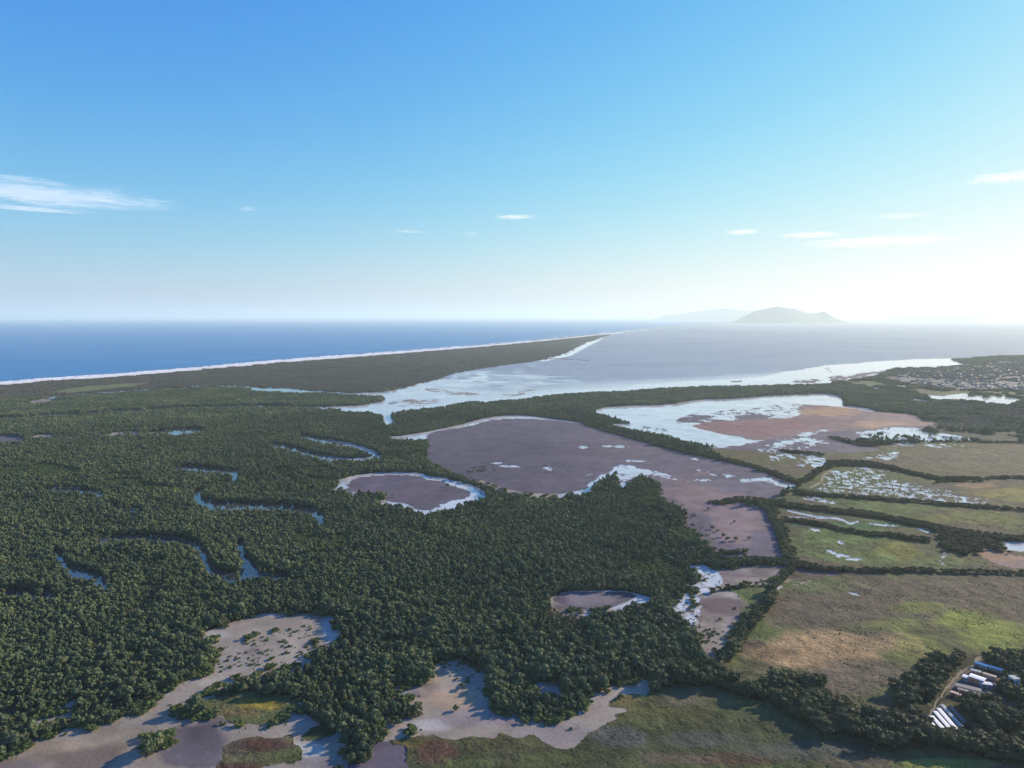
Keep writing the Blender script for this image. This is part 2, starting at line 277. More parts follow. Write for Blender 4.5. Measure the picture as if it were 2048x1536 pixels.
BELT = [(1290, 1362), (1340, 1354), (1400, 1350), (1430, 1352), (1489, 1374), (1530, 1372), (1560, 1366), (1620, 1374), (1648, 1384), (1640, 1400), (1687, 1412), (1714, 1428), (1768, 1436), (1810, 1432), (1860, 1448), (1940, 1472), (2048, 1490), (2500, 1540), (2500, 1600), (2048, 1526), (1955, 1512), (1875, 1494), (1815, 1488), (1792, 1504), (1768, 1500), (1730, 1478), (1687, 1476), (1644, 1470), (1634, 1446), (1594, 1440), (1567, 1424), (1500, 1397), (1440, 1378), (1380, 1374)]
poly(HEDGE, BELT, .97, 12)
band(HEDGE, [(1583, 1132), (1565, 1165), (1542, 1204), (1512, 1252), (1472, 1304), (1432, 1348)], [18, 16, 13, 12, 14, 20], .95, 8)
band(HEDGE, [(1530, 1004), (1545, 1040), (1562, 1085), (1582, 1128)], [14, 14, 15, 20])
band(HEDGE, [(1545, 1004), (1562, 1045), (1580, 1090), (1592, 1122)], [6, 5, 6, 8], .8, 8)
band(HEDGE, [(1380, 1128), (1450, 1124), (1520, 1122), (1580, 1130), (1650, 1139), (1700, 1142), (1800, 1143), (2048, 1148), (2400, 1152)], [12, 10, 8, 14, 10, 9, 6, 5, 5])
band(HEDGE, [(1415, 1098), (1450, 1106), (1500, 1104)], [5, 7, 6], .85, 8)
band(HEDGE, [(1415, 1004), (1440, 1007), (1480, 1002), (1530, 1006), (1570, 1006)], [4, 6, 14, 14, 12], .9, 8)
band(HEDGE, [(1550, 1010), (1650, 1020), (1769, 1036), (1890, 1060), (2048, 1081), (2400, 1110)], [10, 12, 12, 13, 11, 10])
poly(HEDGE, [(1866, 1072), (1885, 1060), (1950, 1072), (2005, 1088), (2015, 1106), (1960, 1108), (1910, 1104), (1880, 1092)], .8, 10)
band(HEDGE, [(1590, 985), (1652, 993), (1769, 1000), (1830, 1005), (1915, 1012), (2034, 1021), (2300, 1035)], [12, 6, 6, 5, 6, 6, 5])
band(HEDGE, [(1650, 928), (1732, 929), (1793, 940), (1842, 951), (1878, 958), (1960, 958), (2048, 957), (2300, 957)], [14, 12, 8, 7, 7, 4, 4, 4])
band(HEDGE, [(1866, 966), (1900, 963), (1963, 963)], [4, 5, 4])
band(HEDGE, [(1569, 1042), (1647, 1052), (1720, 1067), (1781, 1073), (1860, 1084)], [6, 6, 6, 8, 7])
band(HEDGE, [(1592, 972), (1620, 955), (1650, 938), (1680, 928)], [16, 13, 13, 12], .9, 10)
band(HEDGE, [(1100, 808), (1181, 850), (1232, 866), (1300, 885), (1367, 902), (1426, 914), (1484, 928), (1540, 946), (1592, 964)], [4, 6, 7, 7, 7, 7, 7, 9, 10])
band(HEDGE, [(1659, 876), (1700, 884), (1745, 892), (1800, 884), (1900, 885), (2100, 887)], [5, 9, 8, 4, 2, 2], .8, 14)
band(HEDGE, [(1560, 902), (1620, 908), (1650, 911)], [4, 7, 6], .8, 10)
band(HEDGE, [(1420, 1188), (1460, 1180), (1500, 1174), (1545, 1170)], [5, 4, 4, 3], .8, 6)
poly(HEDGE, [(1795, 1395), (1830, 1368), (1890, 1372), (1900, 1400), (1870, 1425), (1820, 1425)], .75, 9)
poly(HEDGE, [(1850, 1340), (1880, 1318), (1940, 1308), (1955, 1312), (1925, 1345), (1900, 1358), (1860, 1360)], .85, 9)
poly(HEDGE, [(1970, 1312), (2000, 1308), (2060, 1318), (2300, 1335), (2300, 1560), (1960, 1480), (1925, 1460), (1905, 1420), (1900, 1400), (1950, 1350), (1955, 1322)], .62, 10)
# puddled fields and creeks at right
poly(CALM, [(1630, 974), (1696, 935), (1757, 940), (1781, 959), (1890, 981), (1915, 994), (1980, 1000), (1985, 1008), (1903, 1007), (1817, 997), (1745, 989), (1642, 983)], .27, 5)
band(CALM, [(1572, 1021), (1599, 1028), (1647, 1034), (1686, 1040), (1706, 1048), (1722, 1043)], [5, 3, 3, 4, 4, 3], am=.7)
band(CALM, [(1575, 1035), (1620, 1036), (1660, 1038)], 2, .8, 6)
band(CALM, [(1742, 1047), (1771, 1049), (1795, 1052)], [2, 4, 1], am=.7)
band(CALM, [(1832, 1057), (1845, 1061), (1858, 1067)], [2, 3, 3], am=.7)
poly(CALM, [(1596, 995), (1620, 993), (1650, 1000), (1674, 1004), (1665, 1008), (1620, 1001)], .5, 7)
poly(CALM, [(1652, 1104), (1670, 1105), (1688, 1112), (1672, 1112)], .8, 5)
poly(CALM, [(1693, 1116), (1723, 1118), (1720, 1121), (1697, 1120)])
poly(CALM, [(1676, 1088), (1682, 1080), (1686, 1088), (1680, 1092)], .6, 4)
poly(CALM, [(1624, 1062), (1636, 1060), (1634, 1066)], .7, 4)
band(CALM, [(1902, 1104), (1892, 1116), (1882, 1127)], 3, .6, 4)
OPS.append((CALM, np.array([(2014, 1085), (2070, 1083), (2130, 1090), (2128, 1106), (2050, 1103), (2015, 1100)], float), 1, 14, .3))
poly(CALM, [(1693, 1183), (1705, 1185), (1718, 1190), (1706, 1191)], am=.4)
poly(CALM, [(1556, 1178), (1566, 1170), (1568, 1176), (1560, 1181)], am=.4)
poly(SAND, [(1560, 1165), (1600, 1160), (1625, 1165), (1600, 1172)], .3, 5)
poly(RUST, [(1958, 1100), (2000, 1098), (2048, 1112), (2200, 1125), (2200, 1150), (2048, 1136), (1985, 1120)])
poly(MUD, [(1950, 1352), (1985, 1372), (1965, 1400), (1905, 1384), (1915, 1366)], .8, 20)
band(PATH, [(1968, 1303), (1945, 1326), (1925, 1346), (1905, 1366), (1885, 1392), (1866, 1420), (1845, 1448)], [7, 7, 5, 4, 4, 4, 5], am=.4)
band(PATH, [(1669, 940), (1645, 957), (1622, 977)], [4, 4, 3], am=.5)
# the far town and its fields
poly(TOWN, [(1783, 744), (1800, 738), (1880, 736), (1930, 730), (2048, 717), (2500, 712), (2900, 712), (2900, 840), (2400, 800), (2048, 783), (1960, 782), (1890, 779), (1800, 766), (1770, 755)], am=.8)

OPENC = (MUD, SAND, CALM, RUST, LAG)
def landcover(X, Y):
    # open water and flats reach in under the line of sight over the crowns in front of them
    c0 = landcover_raw(X, Y)
    for hgt in (2.4, 4.6, 6.2):
        k_ = H / (H - hgt); R = np.hypot(X, Y)
        i = np.nonzero(((c0 == FOREST) | (c0 == SCRUB)).ravel() & (R.ravel() < (800 if hgt > 5 else 4000)) & (Y.ravel() > 50))[0]
        c1 = landcover_raw(X.ravel()[i] * k_, Y.ravel()[i] * k_)
        f = c0.ravel().copy(); g = np.isin(c1, OPENC)
        if hgt > 3: g &= ~((c1 == CALM) & (w2px(X.ravel()[i], Y.ravel()[i])[0] > 650) & (R.ravel()[i] < 1300))
        f[i[g]] = c1[g]; c0 = f.reshape(X.shape)
    # a ragged fringe of seedlings where the forest meets the flats
    R = np.hypot(X, Y).ravel(); f = c0.ravel().copy()
    i = np.nonzero((f == SAND) & (R < 1100) & (Y.ravel() > 50))[0]
    if len(i):
        xx = X.ravel()[i]; yy = Y.ravel()[i]; n_ = fbm(xx, yy, 4.5, 3, 250.0)
        for ox, oy in ((3, 2), (-3, 2), (0, 4), (0, -3.5)):
            c1 = landcover_raw(xx + ox, yy + oy); g = (c1 == FOREST) & (n_ > .6)
            f[i[g]] = SCRUB
    return f.reshape(X.shape)
def landcover_raw(X, Y):
    R = np.hypot(X, Y)
    am = 2.2 + R * 0.0022
    shp = X.shape; X = X.ravel(); Y = Y.ravel(); am = am.ravel()
    nx = (fbm(X, Y, 9.0, 4) - .5) * 2 + (fbm(X, Y, 45.0, 3, 3.0) - .5) * 2.4
    ny = (fbm(X, Y, 9.0, 4, 9.0) - .5) * 2 + (fbm(X, Y, 45.0, 3, 5.0) - .5) * 2.4
    cls = np.full(X.shape, FOREST, np.int16)
    front = (Y * CP + H * SP) > 20
    cache = {}
    for c, P, cov, sc, a_ in OPS:
        if a_ not in cache:
            px, py = w2px(X + nx * am * 1.6 * a_, Y + ny * am * 1.6 * a_)
            px = np.where(front, px, -1e6); cache[a_] = (px, py)
        px, py = cache[a_]
        m = inside(px, py, P)
        if cov < 1:
            i = np.nonzero(m)[0]
            if len(i):
                v = fbm(X[i], Y[i], sc, 4, 20.0 + (hash((len(P), c)) % 17))
                g = fbm(X[i], Y[i], sc * .3, 3, 2.0)
                v = v * .72 + g * .28
                th = np.quantile(v, 1 - cov) if len(i) > 20 else .5
                m[i[v < th]] = False
        cls[m] = c
    return cls.reshape(shp)

# soft colour patches on the marshes: centre, radii (traced pixels), colour, strength
GREEN = (.078, .096, .034); BROWN = (.118, .092, .062); TAN = (.30, .20, .10); LIME = (.19, .22, .045); DRED = (.085, .045, .032); OLIVE = (.085, .080, .036); GREYG = (.082, .084, .070)
MG = (.100, .135, .042)
BLOBS = [(1850, 860, 300, 20, (.10, .085, .075), .8), (1000, 1530, 420, 60, (.050, .056, .026), .75), (1500, 1470, 420, 60, (.048, .056, .026), .8), (1650, 1300, 150, 34, TAN, .95), (1560, 1305, 90, 24, TAN, .8), (1750, 1290, 70, 25, TAN, .6), (1530, 1180, 60, 14, MG, .6),
         (1640, 1170, 120, 16, MG, .8), (1520, 1250, 40, 40, MG, .8), (1620, 1225, 110, 30, BROWN, .9), (1860, 1170, 200, 26, BROWN, .85),
         (1920, 1240, 60, 22, LIME, .95), (1960, 1262, 60, 18, LIME, .9), (1850, 1215, 60, 14, LIME, .6), (1840, 1310, 70, 36, LIME, .55), (1790, 1250, 60, 14, LIME, .4), (2000, 1290, 80, 16, LIME, .7), (2048, 1270, 60, 20, LIME, .6),
         (1760, 1360, 130, 40, BROWN, .9), (1650, 1380, 70, 30, BROWN, .7), (1880, 1260, 60, 10, OLIVE, .5),
         (1690, 1070, 80, 24, MG, .9), (1800, 1105, 55, 17, (.17, .165, .04), .9), (1680, 1115, 100, 12, MG, .9), (1900, 1125, 70, 12, MG, .6),
         (1780, 1015, 170, 12, MG, .8), (1950, 1035, 140, 16, (.13, .14, .04), .9), (1850, 980, 120, 14, GREYG, .6),
         (1700, 1050, 120, 8, (.05, .10, .035), .9), (2000, 985, 70, 10, (.24, .2, .06), .95), (1960, 972, 40, 6, TAN, .7), (2040, 998, 40, 8, LIME, .7),
         (1900, 920, 200, 24, (.125, .105, .065), .9), (1880, 900, 60, 12, BROWN, .6), (2035, 873, 14, 6, LIME, .8), (1480, 915, 90, 14, (.10, .085, .04), .9),
         (850, 1490, 60, 14, (.11, .09, .03), .9), (880, 1500, 50, 30, DRED, .95), (1000, 1490, 90, 22, OLIVE, .8), (950, 1530, 70, 20, GREEN, .7), (1220, 1410, 60, 18, (.1, .07, .03), .8),
         (1300, 1430, 120, 24, (.08, .08, .03), .9), (1250, 1475, 60, 20, GREYG, .9), (1400, 1480, 100, 16, GREYG, .6), (1100, 1520, 70, 16, GREEN, .8), (1460, 1520, 90, 14, DRED, .7), (1340, 1520, 80, 14, BROWN, .7),
         (1600, 1500, 120, 20, GREYG, .6), (1880, 1530, 90, 10, LIME, .6), (1720, 1525, 70, 12, BROWN, .6), (520, 1490, 60, 14, DRED, .95), (560, 1522, 60, 8, OLIVE, .8), (480, 1540, 50, 14, DRED, .8),
         (510, 1408, 50, 12, (.22, .17, .03), .9), (470, 1425, 50, 12, (.13, .09, .04), .8), (640, 1465, 40, 14, (.03, .05, .02), .9), (200, 776, 120, 10, (.13, .14, .06), .9), (1480, 1200, 30, 14, MG, .7)]
# patches on mud and sand
MBLOBS = [(1000, 920, 150, 60, (.095, .075, .095), .6), (1250, 900, 120, 25, (.15, .11, .12), .6), (1400, 990, 70, 40, (.22, .145, .135), .9), (1470, 1040, 60, 50, (.24, .165, .155), .9), (1350, 960, 80, 20, (.17, .12, .13), .6),
          (1480, 970, 80, 14, (.15, .13, .15), .8), (850, 985, 60, 24, (.12, .09, .10), .6), (1190, 1200, 70, 14, (.23, .19, .19), .9),
          (1660, 822, 60, 10, (.36, .21, .11), .9), (1780, 848, 90, 7, (.38, .24, .14), .7), (1500, 855, 110, 14, (.22, .11, .10), .8), (1580, 850, 80, 14, (.22, .11, .10), .7),
          (2010, 1112, 60, 14, (.26, .15, .09), .9)]
SBLOBS = [(130, 1500, 150, 40, (.33, .255, .18), .9), (230, 1470, 120, 24, (.30, .245, .18), .8), (400, 1480, 60, 30, (.15, .125, .14), .95), (380, 1515, 60, 20, (.14, .12, .14), .9), (430, 1440, 40, 14, (.16, .13, .14), .9),
          (470, 1325, 80, 24, (.28, .25, .22), .6), (640, 1530, 40, 24, (.24, .22, .23), .7), (620, 1500, 40, 16, (.5, .48, .45), .8), (600, 1445, 40, 14, (.30, .26, .24), .8), (650, 1470, 26, 20, (.22, .18, .18), .8),
          (900, 1395, 60, 24, (.42, .30, .20), .8), (870, 1360, 30, 24, (.36, .28, .2), .8), (790, 1455, 30, 14, (.34, .25, .19), .8), (860, 1452, 50, 14, (.46, .42, .40), .9), (960, 1440, 80, 20, (.29, .24, .24), .8), (1100, 1470, 90, 24, (.30, .255, .25), .8), (1030, 1440, 60, 16, (.26, .2, .2), .7),
          (800, 1382, 40, 10, (.46, .45, .42), .8), (545, 1226, 60, 8, (.42, .4, .37), .8), (440, 1270, 40, 10, (.42, .4, .37), .8), (660, 1260, 20, 30, (.42, .4, .38), .8),
          (1440, 1215, 40, 20, (.27, .2, .19), .9), (1470, 1250, 20, 26, (.38, .32, .3), .8), (1500, 1150, 60, 14, (.30, .24, .23), .8), (1440, 1190, 40, 6, (.4, .36, .33), .7)]
def blend(colr, px, py, X, Y, mask, blobs):
    n1 = fbm(X, Y, 22.0, 4, 31.0) - .5
    for (cx, cy, rx, ry, c, st) in blobs:
        i = np.nonzero(mask & (abs(px - cx) < rx * 2) & (abs(py - cy) < ry * 2))[0]
        if not len(i): continue
        d = np.hypot((px[i] - cx) / rx, (py[i] - cy) / ry)
        k = np.clip((1.15 - d) / .5 + n1[i] * 3.2, 0, 1) * st
        colr[i] = colr[i] * (1 - k[:, None]) + np.array(c) * k[:, None]

# ------------------------------------------------------------------ ground sheet: rings round the point below the camera
def material(name):
    m = bpy.data.materials.new(name); m.use_nodes = True
    return m, m.node_tree, m.node_tree.nodes['Principled BSDF']
def N(t, k, **kw):
    n = t.nodes.new(k)
    for a_, b_ in kw.items():
        if a_ in n.inputs: n.inputs[a_].default_value = b_
        else: setattr(n, a_, b_)
    return n

def ground_mat(name, rough, spec, bumps, grain=.35, gscale=.35):
    m, t, p = material(name)
    at = N(t, 'ShaderNodeAttribute', attribute_name='col')
    geo = N(t, 'ShaderNodeNewGeometry')
    no = N(t, 'ShaderNodeTexNoise', Scale=gscale, Detail=6.0, Roughness=.7)
    no2 = N(t, 'ShaderNodeTexNoise', Scale=gscale * .13, Detail=4.0, Roughness=.6)
    t.links.new(geo.outputs['Position'], no.inputs['Vector']); t.links.new(geo.outputs['Position'], no2.inputs['Vector'])
    ad = N(t, 'ShaderNodeMath', operation='ADD'); t.links.new(no.outputs['Fac'], ad.inputs[0]); t.links.new(no2.outputs['Fac'], ad.inputs[1])
    mr = N(t, 'ShaderNodeMapRange'); mr.inputs['From Min'].default_value = .65; mr.inputs['From Max'].default_value = 1.35
    mr.inputs['To Min'].default_value = 1 - grain; mr.inputs['To Max'].default_value = 1 + grain
    t.links.new(ad.outputs[0], mr.inputs['Value'])
    mu = N(t, 'ShaderNodeVectorMath', operation='SCALE'); t.links.new(at.outputs['Color'], mu.inputs[0]); t.links.new(mr.outputs[0], mu.inputs['Scale'])
    t.links.new(mu.outputs[0], p.inputs['Base Color'])
    p.inputs['Roughness'].default_value = rough; p.inputs['Specular IOR Level'].default_value = spec
    if bumps:
        b = N(t, 'ShaderNodeBump', Strength=bumps, Distance=1.0)
        t.links.new(no.outputs['Fac'], b.inputs['Height']); t.links.new(b.outputs[0], p.inputs['Normal'])
    return m
def water_mat(name, base, r0, r1, bscale, bstr, ior=1.33):
    m, t, p = material(name)
    geo = N(t, 'ShaderNodeNewGeometry')
    at = N(t, 'ShaderNodeAttribute', attribute_name='wave')
    mp = N(t, 'ShaderNodeMapping'); mp.inputs['Scale'].default_value = (.4, 1.0, 1.0); mp.inputs['Rotation'].default_value = (0, 0, .25)
    t.links.new(geo.outputs['Position'], mp.inputs['Vector'])
    big = N(t, 'ShaderNodeTexNoise', Scale=.0035, Detail=5.0, Roughness=.6)
    t.links.new(mp.outputs[0], big.inputs['Vector'])
    mr = N(t, 'ShaderNodeMapRange'); mr.inputs['From Min'].default_value = .3; mr.inputs['From Max'].default_value = .7
    mr.inputs['To Min'].default_value = .8; mr.inputs['To Max'].default_value = 1.15
    t.links.new(big.outputs['Fac'], mr.inputs['Value'])
    m1 = N(t, 'ShaderNodeMath', operation='MULTIPLY'); t.links.new(at.outputs['Fac'], m1.inputs[0]); t.links.new(mr.outputs[0], m1.inputs[1])
    rr = N(t, 'ShaderNodeMapRange'); rr.inputs['To Min'].default_value = r0; rr.inputs['To Max'].default_value = r1
    t.links.new(m1.outputs[0], rr.inputs['Value']); t.links.new(rr.outputs[0], p.inputs['Roughness'])
    p.inputs['Base Color'].default_value = (*base, 1); p.inputs['IOR'].default_value = ior
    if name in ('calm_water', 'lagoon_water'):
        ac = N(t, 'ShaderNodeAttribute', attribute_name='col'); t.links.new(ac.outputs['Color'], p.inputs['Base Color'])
    if bstr:
        no = N(t, 'ShaderNodeTexNoise', Scale=bscale, Detail=5.0, Roughness=.65)
        t.links.new(mp.outputs[0], no.inputs['Vector'])
        bs = N(t, 'ShaderNodeMath', operation='MULTIPLY'); bs.inputs[1].default_value = bstr
        t.links.new(m1.outputs[0], bs.inputs[0])
        b = N(t, 'ShaderNodeBump', Strength=bstr, Distance=1.0); t.links.new(bs.outputs[0], b.inputs['Strength'])
        t.links.new(no.outputs['Fac'], b.inputs['Height']); t.links.new(b.outputs[0], p.inputs['Normal'])
    return m

def rings():
    rows = np.concatenate([np.linspace(2600, 1700, 24), np.arange(1690, 1545, -2.6), np.arange(1545, 900, -1.25), np.arange(900, 720, -.9), np.arange(720, 645, -.55), np.arange(645, 636, -.35)])
    dy = (rows - HOR) / FPX
    r = H / np.tan(np.arctan(dy))            # distance along the ground for that row, straight ahead
    r = np.concatenate([[0.5, 20, 40, 60], r[r > 62], [95000, 110000]])
    az = np.concatenate([np.arange(-180, -46, 3.0), np.arange(-46, 46, .055), np.arange(46, 181, 3.0)])
    az[-1] = 180.0
    return r, np.radians(az)
R_, A_ = rings()
RR, AA = np.meshgrid(R_, A_, indexing='ij')
GX = RR * np.sin(AA); GY = RR * np.cos(AA)
nr, na = GX.shape
CL = landcover(GX, GY)
X = GX.ravel(); Y = GY.ravel(); C = CL.ravel()
PX, PY = w2px(X, Y); fr = Y > 30; PX = np.where(fr, PX, -1e6)
base = np.array([(.045, .045, .028), (.055, .080, .028), (.030, .038, .020), (.060, .068, .045), (.085, .085, .042), (.122, .098, .118), (.33, .275, .225), (.74, .70, .64), (.85, .85, .85), (.02, .06, .12), (.12, .12, .15), (.05, .055, .05), (.24, .20, .13), (.12, .095, .11), (.20, .13, .12), (.2, .2, .2)], float)
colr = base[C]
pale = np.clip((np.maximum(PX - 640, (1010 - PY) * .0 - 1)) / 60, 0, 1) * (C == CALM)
colr = colr * (1 - pale[:, None]) + np.array((.52, .49, .47)) * pale[:, None]  # sky's bright reflection painted into calm water as a pale silt base colour
nA = fbm(X, Y, 60.0, 4, 40.0); nB = fbm(X, Y, 14.0, 4, 50.0); nC = fbm(X, Y, 260.0, 3, 60.0)
mk = C == MARSH
t1 = np.clip((nA - .5) * 5 + .5, 0, 1)[:, None]; t2 = np.clip((nB - .52) * 5 + .3, 0, 1)[:, None]
mcol = np.array(GREEN) * t1 + np.array(BROWN) * (1 - t1); mcol = mcol * (1 - .45 * t2) + np.array(OLIVE) * .45 * t2
colr[mk] = mcol[mk]
blend(colr, PX, PY, X, Y, mk, BLOBS)
blend(colr, PX, PY, X, Y, (C == MUD) | (C == RUST), MBLOBS)
blend(colr, PX, PY, X, Y, C == SAND, SBLOBS)
var = (.74 + .52 * nB) * (.78 + .44 * nA)
rl = np.abs(fbm(X + nB * 20, Y, 38.0, 4, 170.0) - .5)
flat_ = (C == SAND) | (C == MUD) | (C == RUST)
colr = colr * np.where(flat_, 1 - .35 * np.clip(1 - rl / .012, 0, 1) * (nC > .45), 1.0)[:, None]
colr[C == SAND] *= np.array((.80, .80, .77)); colr[C == MUD] *= np.array((.86, .88, .90))
wetn = np.clip((fbm(X, Y, 33.0, 4, 190.0) - .55) * 7, 0, 1) * (C == SAND)
colr = colr * (1 - wetn[:, None]) + colr * np.array((.58, .56, .62)) * wetn[:, None]

colr = colr * np.where((C == BEACH) | (C == SURF), 1.0, var)[:, None]
tw = C == TOWN
tn = np.clip((fbm(X, Y, 28, 3, 70.0) - .5) * 6 + .5, 0, 1)[:, None]
colr[tw] = (np.array((.19, .16, .175)) * tn + np.array((.07, .075, .055)) * (1 - tn))[tw]
wave = np.where(C == SEA, 1.0, np.where(C == LAG, .9, 0.0))
# the lagoon calms towards its near shore and its mouth
lg = C == LAG
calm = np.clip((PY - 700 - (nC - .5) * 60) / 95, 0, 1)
shal_sheen = np.clip((PY - 735 - (nC - .5) * 90 - (nA - .5) * 70 - np.abs(PX - 880) * .10) / 45, 0, 1)
shal_sheen = np.maximum(shal_sheen, np.clip((PY - (779 - (PX - 1150) * .060) + 14) / 16, 0, 1) * (PX > 950) * (PX < 1760) * .9)
wave[lg] = (.92 - .30 * calm[lg] + (nA[lg] - .5) * .2) * (1 - .8 * shal_sheen[lg])
lk = np.stack([shal_sheen] * 3, 1)[lg]; lc = np.array((.20, .185, .23)) * (1 + (nC[lg, None] - .5) * .5)
colr[lg] = lc * (1 - lk) + np.array((.46, .43, .43)) * lk  # pale sky sheen over the shallows painted into the lagoon colour
Z = np.zeros(len(X))
hA = fbm(X, Y, 5.0, 3, 80.0)
Z[mk] = .05 + (hA[mk] - .3) * 1.1
Z[C == SAND] = .05 + nA[C == SAND] * .25
Z[C == MUD] = .05 + nA[C == MUD] * .08
Z[(C == FOREST) | (C == SCRUB) | (C == HEDGE) | (C == SPIT) | (C == TOWN)] = .4
Z[C == BEACH] = 1.2
dn = (C == SPIT)
Z[dn] = .6 + np.clip(nB[dn] - .45, 0, 1) * 4
Z = np.maximum(Z, 0)
V = np.stack([X, Y, Z], 1)
ii, jj = np.meshgrid(np.arange(nr - 1), np.arange(na - 1), indexing='ij')
F = np.stack([ii * na + jj, (ii + 1) * na + jj, (ii + 1) * na + jj + 1, ii * na + jj + 1], -1).reshape(-1, 4)[:, ::-1]
FC = C[F[:, 0]]
def sheet(name, classes, mat):
    f = F[np.isin(FC, classes)]
    u, inv = np.unique(f.ravel(), return_inverse=True)
    me = bpy.data.meshes.new(name); nf = len(f)
    me.vertices.add(len(u)); me.vertices.foreach_set('co', V[u].ravel().astype(np.float32))
    me.loops.add(nf * 4); me.loops.foreach_set('vertex_index', inv.ravel().astype(np.int32))
    me.polygons.add(nf); me.polygons.foreach_set('loop_start', np.arange(0, nf * 4, 4, dtype=np.int32))
    me.update(calc_edges=True)
    me.polygons.foreach_set('use_smooth', np.ones(nf, bool))
    ca = me.attributes.new('col', 'FLOAT_COLOR', 'POINT')
    cc = np.ones((len(u), 4), np.float32); cc[:, :3] = np.clip(colr[u], 0, 1); ca.data.foreach_set('color', cc.ravel())
    wa = me.attributes.new('wave', 'FLOAT', 'POINT'); wa.data.foreach_set('value', np.clip(wave[u], 0, 1).astype(np.float32))
    me.materials.append(mat)
    o = bpy.data.objects.new(name, me); COL.objects.link(o); o['kind'] = 'structure'
    return o
g_mat = ground_mat('marsh_ground', .9, .1, .9, .6, .6)
m_mat = ground_mat('wet_mud', .8, .12, .18, .25, .4)
colr_note = None
s_mat = ground_mat('pale_silt', .85, .12, .25, .25, .5)
b_mat = ground_mat('beach_sand', .8, .2, 0, .1, .05)
sheet('ground', [FOREST, SCRUB, HEDGE, SPIT, MARSH, TOWN], g_mat)
sheet('mudflat', [MUD, RUST], m_mat)
sheet('sand_flat', [SAND], s_mat)
sheet('beach', [BEACH, SURF], b_mat)
sheet('path', [PATH], s_mat)
sheet('sea', [SEA], water_mat('sea_water', (.010, .17, .36), .1, .5, .05, .25))
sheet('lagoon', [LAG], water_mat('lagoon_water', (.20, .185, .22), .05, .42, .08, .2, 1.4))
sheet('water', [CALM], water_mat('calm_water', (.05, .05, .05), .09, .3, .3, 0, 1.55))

# ------------------------------------------------------------------ hills across the lagoon
def hills(name, prof, dist, depth, seed):
    """ridge profile: (pixel x, ridge row) laid at its own distance as a real rough landform"""
    xs = np.array([p[0] for p in prof], float); ys = np.array([p[1] for p in prof], float)
    n = 160; m = 26
    u = np.linspace(xs[0], xs[-1], n); hh = np.where(np.interp(u, xs, ys) > 635.5, 0, (HOR - np.interp(u, xs, ys)) * dist / FPX + H); hh = np.maximum(hh, 0) * np.clip(np.minimum(u - xs[0], xs[-1] - u) / 45, 0, 1) ** .8
    wx = (u - 1024) / FPX * dist
    vs = []; rs = np.random.RandomState(seed)
    for j in range(m):
        v = j / (m - 1) * 2 - 1
        for i in range(n):
            nn = float(fbm(np.array([wx[i]]), np.array([v * depth]), dist * .02, 4, seed)[0]) - .5
            z = hh[i] * max(0, (1 - abs(v) ** 1.3)) * (1 + min(0, nn * (1.6 if abs(v) > .05 else .1)))
            vs.append((wx[i] * (1 + v * depth / dist * .3), dist + v * depth, z - 2))
    fs = [(j * n + i, j * n + i + 1, (j + 1) * n + i + 1, (j + 1) * n + i) for j in range(m - 1) for i in range(n - 1)]
    me = bpy.data.meshes.new(name); me.from_pydata(vs, [], fs)
    for p in me.polygons: p.use_smooth = True
    me.materials.append(hm); o = bpy.data.objects.new(name, me); COL.objects.link(o); o['kind'] = 'structure'
hm, t, p = material('hill_forest')
no = N(t, 'ShaderNodeTexNoise', Scale=.0012, Detail=6.0); geo = N(t, 'ShaderNodeNewGeometry'); t.links.new(geo.outputs['Position'], no.inputs['Vector'])
cr = N(t, 'ShaderNodeValToRGB'); cr.color_ramp.elements[0].color = (.03, .05, .035, 1); cr.color_ramp.elements[1].color = (.06, .08, .055, 1)
t.links.new(no.outputs['Fac'], cr.inputs[0]); t.links.new(cr.outputs[0], p.inputs['Base Color']); p.inputs['Roughness'].default_value = .9
hills('hills', [(1570 + (x_ - 1570) * .93, y_) for x_, y_ in [(1452, 636), (1462, 630), (1475, 625), (1492, 624), (1510, 620), (1530, 616), (1545, 613), (1556, 612), (1562, 615), (1585, 617), (1600, 621), (1612, 625), (1625, 626), (1638, 625), (1650, 622), (1662, 625), (1678, 629), (1692, 633), (1700, 636)]], 22000, 900, 3)
hills('hills', [(1290, 636), (1310, 632), (1325, 629), (1355, 628), (1375, 625), (1400, 621), (1425, 618), (1450, 617), (1480, 620), (1510, 622), (1540, 625), (1600, 628), (1640, 636)], 36000, 1200, 5)
hills('hills', [(1780, 636), (1800, 634), (1850, 633), (1880, 631), (1900, 627), (1915, 626), (1935, 629), (1945, 630), (1960, 626), (1970, 628), (1995, 632), (2010, 636)], 32000, 900, 8)
hills('hills', [(1740, 636), (1760, 631), (1800, 629), (1860, 627), (1930, 628), (2000, 626), (2100, 624), (2300, 622), (2500, 626), (2600, 636)], 37000, 2500, 9)

